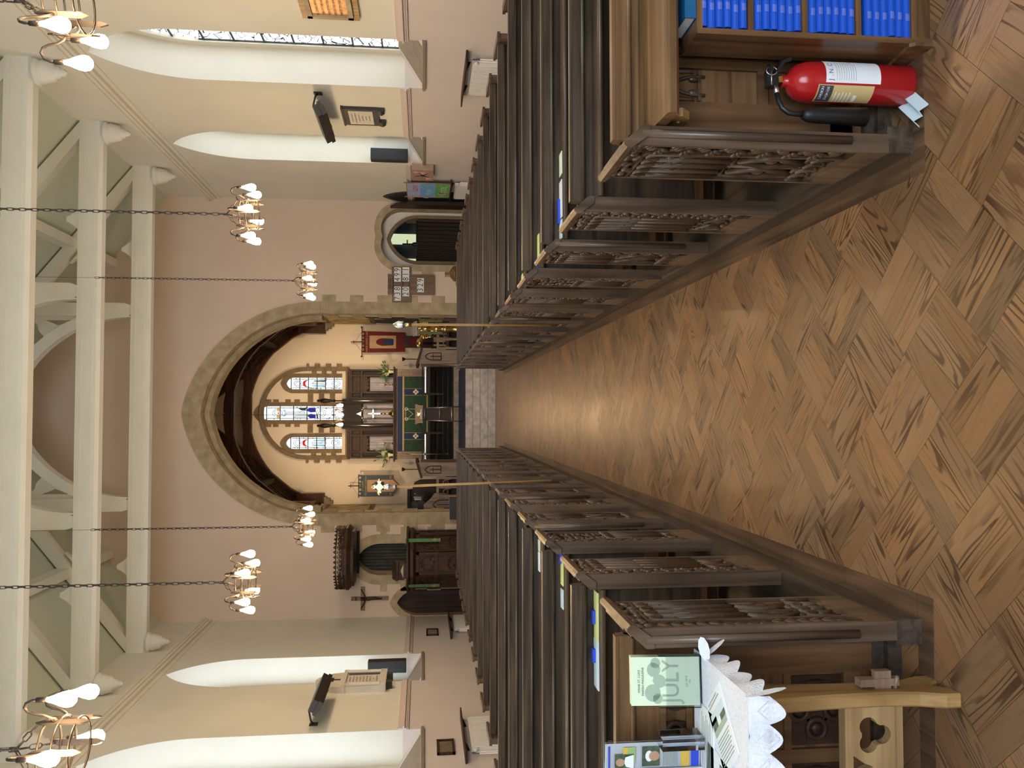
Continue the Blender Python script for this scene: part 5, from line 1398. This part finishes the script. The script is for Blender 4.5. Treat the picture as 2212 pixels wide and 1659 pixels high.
# extinguisher
EX, EY = 1.083, 2.565
t = thing('fire_extinguisher', 'red carbon dioxide fire extinguisher with a black horn standing beside the bookcase', 'fire extinguisher', (EX, EY, 0))
m = MB(); R_ = .0655
m.lathe([(R_ - .008, 0), (R_, .008), (R_, .335), (R_*.96, .365), (R_*.82, .392), (R_*.58, .410), (.024, .418), (.018, .424), (.018, .438)], 32); m.build('cylinder', W['red'], t)
m = MB(); m.lathe([(.016, .436), (.02, .44), (.02, .452), (.014, .456), (.014, .475)], 6, smooth=False); m.build('valve', W['brass'], t)
m = MB(); m.bar([(.005, .0, .470), (.055, -.03, .445), (.062, -.034, .420)], .020, .012); m.bar([(-.02, 0, .482), (.02, -.005, .487), (.045, -.02, .480)], .026, .012); m.box(-.022, .018, -.016, .016, .455, .488); m.build('handle', W['black'], t)
m = MB(); m.tube([(.025 + .014*math.cos(a*PI/6), -.02, .478 + .018*math.sin(a*PI/6)) for a in range(12)], .0022, 5, True); m.tube([(-.02, -.018, .478), (.03, -.018, .478)], .0025, 5); m.build('pull_pin', W['steel'], t)
m = MB(); m.tube([(-.012, -.008, .462), (-.05, -.02, .462)], .0095, 6); m.build('hose_nut', W['steel'], t)
m = MB(); m.tube([(-.045, -.018, .462), (-.075, -.028, .460), (-.102, -.034, .450), (-.117, -.036, .430), (-.120, -.036, .405), (-.121, -.036, .375)], .0085, 8); m.build('hose', W['black'], t)
m = MB(); m.lathe([(.014, .385), (.021, .37), (.024, .35), (.026, .30), (.030, .17), (.027, .168), (.02, .20)], 20, (-.122, -.036, 0)); m.build('horn', W['black'], t)
def wrap(m, a0, a1, z0, z1, r, n=10):
    for i in range(n):
        u, v = a0 + (a1 - a0)*i/n, a0 + (a1 - a0)*(i + 1)/n
        m.quad([(r*math.cos(u), r*math.sin(u), z0), (r*math.cos(v), r*math.sin(v), z0), (r*math.cos(v), r*math.sin(v), z1), (r*math.cos(u), r*math.sin(u), z1)])
m = MB(); wrap(m, -1.92, -.40, .130, .315, R_ + .0008); m.build('service_label', W['paper'], t)
m = MB(); wrap(m, -3.0, -2.02, .148, .338, R_ + .0008)
m.m = 1; wrap(m, -2.96, -2.06, .286, .334, R_ + .0012); m.m = 2; wrap(m, -2.9, -2.5, .200, .212, R_ + .0012)
for q in range(5): m.m = 2; wrap(m, -2.95, -2.35 - .05*(q % 2), .272 - q*.012, .275 - q*.012, R_ + .0012)
m.build('carbon_dioxide_label', [plain('label_cream', (.62, .46, .20), .5), W['ink'], W['paper']], t)
m = MB()
for q in range(9):
    wrap(m, -1.8, -.55 - .1*(q % 3), .278 - q*.008, .2795 - q*.008, R_ + .0014)
m.build('small_print', W['greyink'], t)
def ctext(s_, size, ang, z, r, mat):
    for i, c_ in enumerate(s_):
        a = ang + (i - (len(s_) - 1)/2)*size*.62/r
        text(c_, size, (r*math.cos(a), r*math.sin(a), z), (PI/2, 0, a + PI/2), mat, t)
ctext('J.N.C', .022, -1.38, .298, R_ + .0016, plain('plum_ink', (.16, .05, .12), .6))
ctext('CARBON', .012, -2.45, .322, R_ + .0018, W['paper']); ctext('DIOXIDE', .011, -2.45, .303, R_ + .0018, W['paper'])
# folded paper on the floor
m = MB(); m.M = Matrix.Rotation(-.75, 4, 'Z')
m.prism('y', -.055, .055, [(-.034, .0), (-.014, .030), (.004, .006), (.020, .026), (.044, 0), (.040, 0), (.020, .022), (.004, .003), (-.014, .026), (-.030, 0)])
o = m.build('folded_paper', W['pale']); o.location = (.985, 2.515, .0035); tag(o, 'folded white paper lying on the floor beside the red extinguisher', 'paper')

# ================================================================== FOREGROUND, PULPIT SIDE: LACE TABLE
TX, TZ = -.750, .74
t = thing('side_table', 'light oak trestle table with a trefoil-pierced stretcher, under a lace cloth', 'table', (-.86, 2.37, 0))
m = MB(); m.box(-.95, .10, -.20, .20, TZ - .035, TZ - .003); m.build('table_top', W['honeyX'], t)
def leg(x):
    m = MB()
    P = [(-.03, 0), (.03, 0), (.06, .05), (.09, .0), (.15, 0), (.145, .05), (.115, .12), (.105, .22), (.11, .40), (.13, .60), (.14, .70), (-.03, .70), (-.02, .60), (.0, .40), (.005, .22), (-.005, .12), (-.03, .05)]
    m.prism('x', x - .022, x + .022, P); return m.build('trestle_leg', W['honey'], t, bevel=.006)
leg(0); leg(-.86)
m = MB(); holes = []
def trefoil(cx_, cz_, r):
    P = []
    for k_ in range(3):
        a = PI/2 + k_*2*PI/3 + PI
        for q in range(-5, 6):
            b = a + q*.36
            P.append((cx_ + r*.62*math.cos(a) + r*.62*math.cos(b), cz_ + r*.62*math.sin(a) + r*.62*math.sin(b)))
    return P
for cx_ in (-.115, -.305, -.495, -.685):
    holes.append(trefoil(cx_, .245, .046))
for cx_ in (-.21, -.40, -.59): holes.append([(cx_ - .035, .308), (cx_ + .035, .308), (cx_ + .012, .275), (cx_, .245), (cx_ - .012, .275)])
m.M = Matrix.Translation((0, .055, 0)); m.prism('y', -.016, .016, [(-.86, .175), (0, .175), (0, .325), (-.86, .325)], holes); m.box(-.86, 0, -.026, .026, .155, .175); m.box(-.86, 0, -.020, .020, .325, .335); m.build('stretcher', W['honeyX'], t)
m = MB(); m.M = Matrix.Translation((0, .05, 0)); m.box(0.0, .075, -.012, .012, .185, .235); m.prism('x', .03, .052, [(-.014, .16), (.014, .16), (.018, .285), (-.018, .285)]); m.tube([(.0, .0, .17), (.06, -.02, .17)], .006, 6); m.build('wedge', W['stallX'], t)
# lace cloth with scalloped points
lc = MB(); X1, X0, Y0_, Y1_ = TX, -1.80, 2.145, 2.585
lc.box(X0, X1, Y0_, Y1_, TZ - .002, TZ + .002)
def edge(p0, p1, nseg, dep, out):
    p0 = Vector(p0); p1 = Vector(p1); R = random.Random(3)
    N = nseg*8; prev = None
    for i in range(N + 1):
        u = i/N; p = p0.lerp(p1, u); ph = (u*nseg) % 1
        d_ = dep*(.62 + .38*math.sin(PI*ph)) ; w_ = .010*math.sin(u*nseg*2*PI*.5)
        q = p + Vector(out)*(.012 + w_ + .02*math.sin(PI*ph)) - Vector((0, 0, d_))
        mid = p + Vector(out)*(.010 + w_) - Vector((0, 0, dep*.35))
        if prev:
            lc.quad([prev[0], p, mid, prev[1]]); lc.quad([prev[1], mid, q, prev[2]])
        prev = (p, mid, q)
edge((X1, Y0_, TZ), (X0, Y0_, TZ), 14, .085, (0, -1, 0))
edge((X1, Y0_, TZ), (X1, 2.49, TZ), 4, .060, (.6, 0, 0))
for a, b, c_ in (((X1 + .0, Y0_, TZ), (X1 + .02, Y0_ - .02, TZ - .085), (X1 + .014, Y0_ + .04, TZ - .05)), ((X1, 2.49, TZ), (X1 + .05, 2.48, TZ - .05), (X1 + .04, 2.41, TZ - .03)), ((X1, 2.47, TZ + .0), (X1 + .055, 2.49, TZ + .01), (X1 + .03, 2.43, TZ - .04))):
    u_ = Vector(b) - Vector(a); v_ = (Vector(c_) - Vector(a))*.6; o_ = Vector(a) + u_*.5
    lc.quad([o_ + u_*.62*math.cos(k_*PI/5) + v_*.5*math.sin(k_*PI/5) for k_ in range(10)])
q = X1 - .035
while q > X0:
    for r_ in (.026, .012): lc.tube([(q + r_*math.cos(a*PI/2), Y0_ - .024, TZ - .045 + r_*1.15*math.sin(a*PI/2)) for a in range(4)], .0016, 4, True)
    lc.bar([(q - .02, Y0_ - .024, TZ - .045), (q + .02, Y0_ - .024, TZ - .045)], .003, .003)
    q -= (X1 - X0)/14
o = lc.build('lace_cloth', W['lace'], None); tag(o, 'white lace cloth with scalloped edges spread over the oak table', 'tablecloth')
# July magazines in a clear holder
t = thing('magazine_holder', 'clear acrylic holder of pale green July magazines on the lace cloth', 'magazine holder', (-.830, 2.53, TZ + .0025), .06)
m = MB(); m.M = Matrix.Rotation(-.10, 4, 'X')
m.box(-.078, .078, -.026, -.024, .0, .11); m.box(-.078, .078, .022, .024, 0, .20); m.box(-.078, .078, -.024, .022, 0, .003); m.box(-.078, -.076, -.024, .022, 0, .13); m.box(.076, .078, -.024, .022, 0, .13); m.build('acrylic_holder', W['acrylic'], t)
RX = Matrix.Rotation(-.10, 4, 'X')
def page(m_, mat, name, par, lab=None):
    return m_.build(name, mat, par, lab)
m = MB(); m.M = RX; m.box(-.073, .073, -.016, .018, .004, .216); page(m, W['mint'], 'magazine', t)
m = MB(); m.M = RX
for x0, r_, z in ((.035, .022, .146), (-.035, .026, .150), (.0, .020, .128), (-.052, .016, .135), (.055, .016, .14)): m.prism('y', -.0172, -.0162, blob(x0, z, r_, r_*.95, 14))
m.prism('y', -.0176, -.0172, [(-.012, .140), (0, .150), (.014, .146), (.02, .132), (.006, .126), (-.01, .130)]); m.build('snail_picture', W['greenink'], t)
def ptext(s_, size, x, z, mat, y=-.0178, sx_=1.0):
    o = text(s_, size, RX @ Vector((x, y, z)), (PI/2 - .10, 0, 0), mat, t, sx=sx_); return o
ptext('JULY', .074, 0, .092, W['greenink'], sx_=.86); ptext('WEAR ST. LUKE', .010, 0, .192, W['ink']); ptext('PARISH MAGAZINE', .010, 0, .180, W['ink']); ptext('July 2018', .009, .0, .045, W['greyink']); ptext('50p', .008, 0, .035, W['greyink'])
# A4 leaflet stand with a printed poster
t = thing('leaflet_stand', 'clear acrylic stand with a white leaflet of two portraits and blue bands', 'leaflet stand', (-1.115, 2.52, TZ + .0025), -.05)
m = MB(); m.box(-.112, .112, -.004, -.002, 0, .305); m.box(-.112, .112, .006, .008, 0, .305); m.box(-.112, .112, -.06, .06, 0, .004); m.box(.10, .135, -.055, .02, .01, .14); m.build('acrylic_stand', W['acrylic'], t)
m = MB(); m.box(-.105, .105, 0, .004, .006, .303); m.build('leaflet', W['paper'], t)
y = -.0045
m = MB(); m.box(-.10, .10, y - .001, y, .290, .295); m.build('blue_band', W['bluepen'], t); m = MB(); m.box(.03, .085, y - .001, y, .012, .036); m.build('blue_band', W['bluepen'], t)
m = MB(); m.box(.03, .085, y - .001, y, .042, .068); m.box(.075, .095, y - .0012, y, .235, .25); m.build('ochre_box', plain('ochre', (.62, .40, .06), .7), t)
m = MB(); m.box(.045, .095, y - .001, y, .21, .243); m.build('green_box', plain('leaf_print', (.28, .42, .16), .7), t)
m = MB(); m.box(.0, .075, y - .001, y, .215, .275); m.box(.035, .095, y - .001, y, .135, .19); m.build('portrait_background', plain('portrait_green', (.05, .085, .05), .7, noise=.5, nscale=60), t)
m = MB(); m.prism('y', y - .0018, y - .001, blob(.05, .258, .012, .014, 12)); m.build('portrait_face', W['skin'], t); m = MB(); m.prism('y', y - .0018, y - .001, blob(.066, .152, .015, .017, 12)); m.build('portrait_face', W['skin'], t)
m = MB(); m.prism('y', y - .0016, y - .001, [(.03, .216), (.072, .216), (.065, .242), (.05, .246), (.036, .24)]); m.build('portrait_shirt', W['paper'], t); m = MB(); m.prism('y', y - .0015, y - .001, blob(.066, .168, .017, .012, 10)); m.build('portrait_shirt', W['paper'], t)
m = MB()
for q in range(11): m.box(.035, .09 - .006*(q % 3), y - .001, y, .124 - q*.0046, .1255 - q*.0046)
m.build('small_print', W['greyink'], t)
o = MB(); o.box(-.105, .03, -.020, -.012, .006, .20); o.build('front_leaflet', W['paper'], t)
# newsletters lying flat
def flat(name, X, Y, rz, w_, h_, lb, mats):
    t = thing(name, lb, 'newsletter', (X, Y, TZ + .0028), rz, 'newsletters on the lace cloth')
    m = MB(); m.box(-w_/2, w_/2, -h_/2, h_/2, 0, .004); m.build('sheet', W['paper'], t)
    for nm, mat, rects in mats:
        m = MB()
        for x0, x1, y0, y1 in rects: m.box(x0*w_, x1*w_, y0*h_, y1*h_, .004, .0046)
        m.build(nm, mat, t)
    return t
L_ = [(-.4, .4 - .05*(i % 3), -.10 - i*.045, -.085 - i*.045) for i in range(8)]
flat('newsletter', -.905, 2.33, -.78, .148, .21, 'white newsletter with a landscape photograph lying askew by the magazine holder',
     (('photograph_sky', W['pale'], [(-.42, .42, .16, .30)]), ('photograph_water', W['greenink'], [(-.42, .42, -.02, .07)]), ('photograph_trees', plain('tree_print', (.10, .14, .10), .8, noise=.5, nscale=50), [(-.42, -.12, .07, .22), (.1, .42, .07, .16)]), ('small_print', W['greyink'], L_ + [(-.4, .3, .38, .40), (-.4, .2, .43, .45)])))
flat('newsletter', -1.10, 2.32, -.05, .21, .28, 'white newsletter with a line-drawn church logo in front of the leaflet stand',
     (('small_print', W['greyink'], [(-.4, .1 - .04*(i % 3), .40 - i*.05, .41 - i*.05) for i in range(14)]), ('logo', W['ink'], [(.18, .40, .10, .115), (.18, .20, -.08, .10), (.38, .40, -.08, .10), (.18, .40, -.095, -.08), (.28, .30, -.05, .08), (.23, .35, .02, .035)])))
flat('newsletter', -1.00, 2.46, .02, .21, .12, 'white printed sheet half under the newsletter with the photograph', (('small_print', W['greyink'], [(-.4, .4 - .05*(i % 3), .3 - i*.1, .33 - i*.1) for i in range(7)]),))
# ------------------------------------------------------------------ sun through the unseen side door added for the floor patch
sun_ = bpy.data.lights.new('sun', 'SUN'); sun_.energy = 4.0; sun_.color = (1, .93, .82); sun_.angle = .01
so = bpy.data.objects.new('sun', sun_); COL.objects.link(so); so.location = (20, -5, 12); so.rotation_euler = Vector((-1, .30, -.575)).to_track_quat('-Z', 'Y').to_euler()
# ------------------------------------------------------------------ unseen floodlights added behind the chancel arch to warm the altar wall
for s in (1, -1):
    ld_ = bpy.data.lights.new('added_floodlight', 'SPOT'); ld_.energy = 560; ld_.color = (1, .72, .42); ld_.spot_size = 1.0; ld_.spot_blend = .8; ld_.shadow_soft_size = .06
    lo = bpy.data.objects.new('added_floodlight', ld_); COL.objects.link(lo); lo.location = (s*2.55, 20.0, 3.6)
    lo.rotation_euler = (Vector((s*.5, 25.9, 4.1)) - Vector(lo.location)).to_track_quat('-Z', 'Y').to_euler()
# ------------------------------------------------------------------ camera
cam = bpy.data.cameras.new('camera'); co = bpy.data.objects.new('camera', cam); COL.objects.link(co)
X = -Vector((.001409767, .106645418, .994296117)); Yv = Vector((.999394581, -.034715305, .00230644847)); Z = -Vector((.034763268, .993690899, -.106629793))
M = Matrix((X, Yv, Z)).transposed().to_4x4(); M.translation = Vector((0, 0, 1.6)); co.matrix_world = M
cam.sensor_width = 36; cam.lens = 1789/2212*36; cam.clip_start = .05; cam.clip_end = 200
scn.camera = co
scn.view_settings.view_transform = 'Standard'; scn.view_settings.look = 'None'; scn.view_settings.exposure = 0.0; scn.view_settings.gamma = 1
scn.cycles.use_denoising = True; scn.cycles.max_bounces = 8; scn.cycles.diffuse_bounces = 5; scn.cycles.sample_clamp_indirect = 6
wd = bpy.data.worlds.new('world'); scn.world = wd; wd.use_nodes = True
wd.node_tree.nodes['Background'].inputs[0].default_value = (.6, .75, 1, 1); wd.node_tree.nodes['Background'].inputs[1].default_value = 1.0
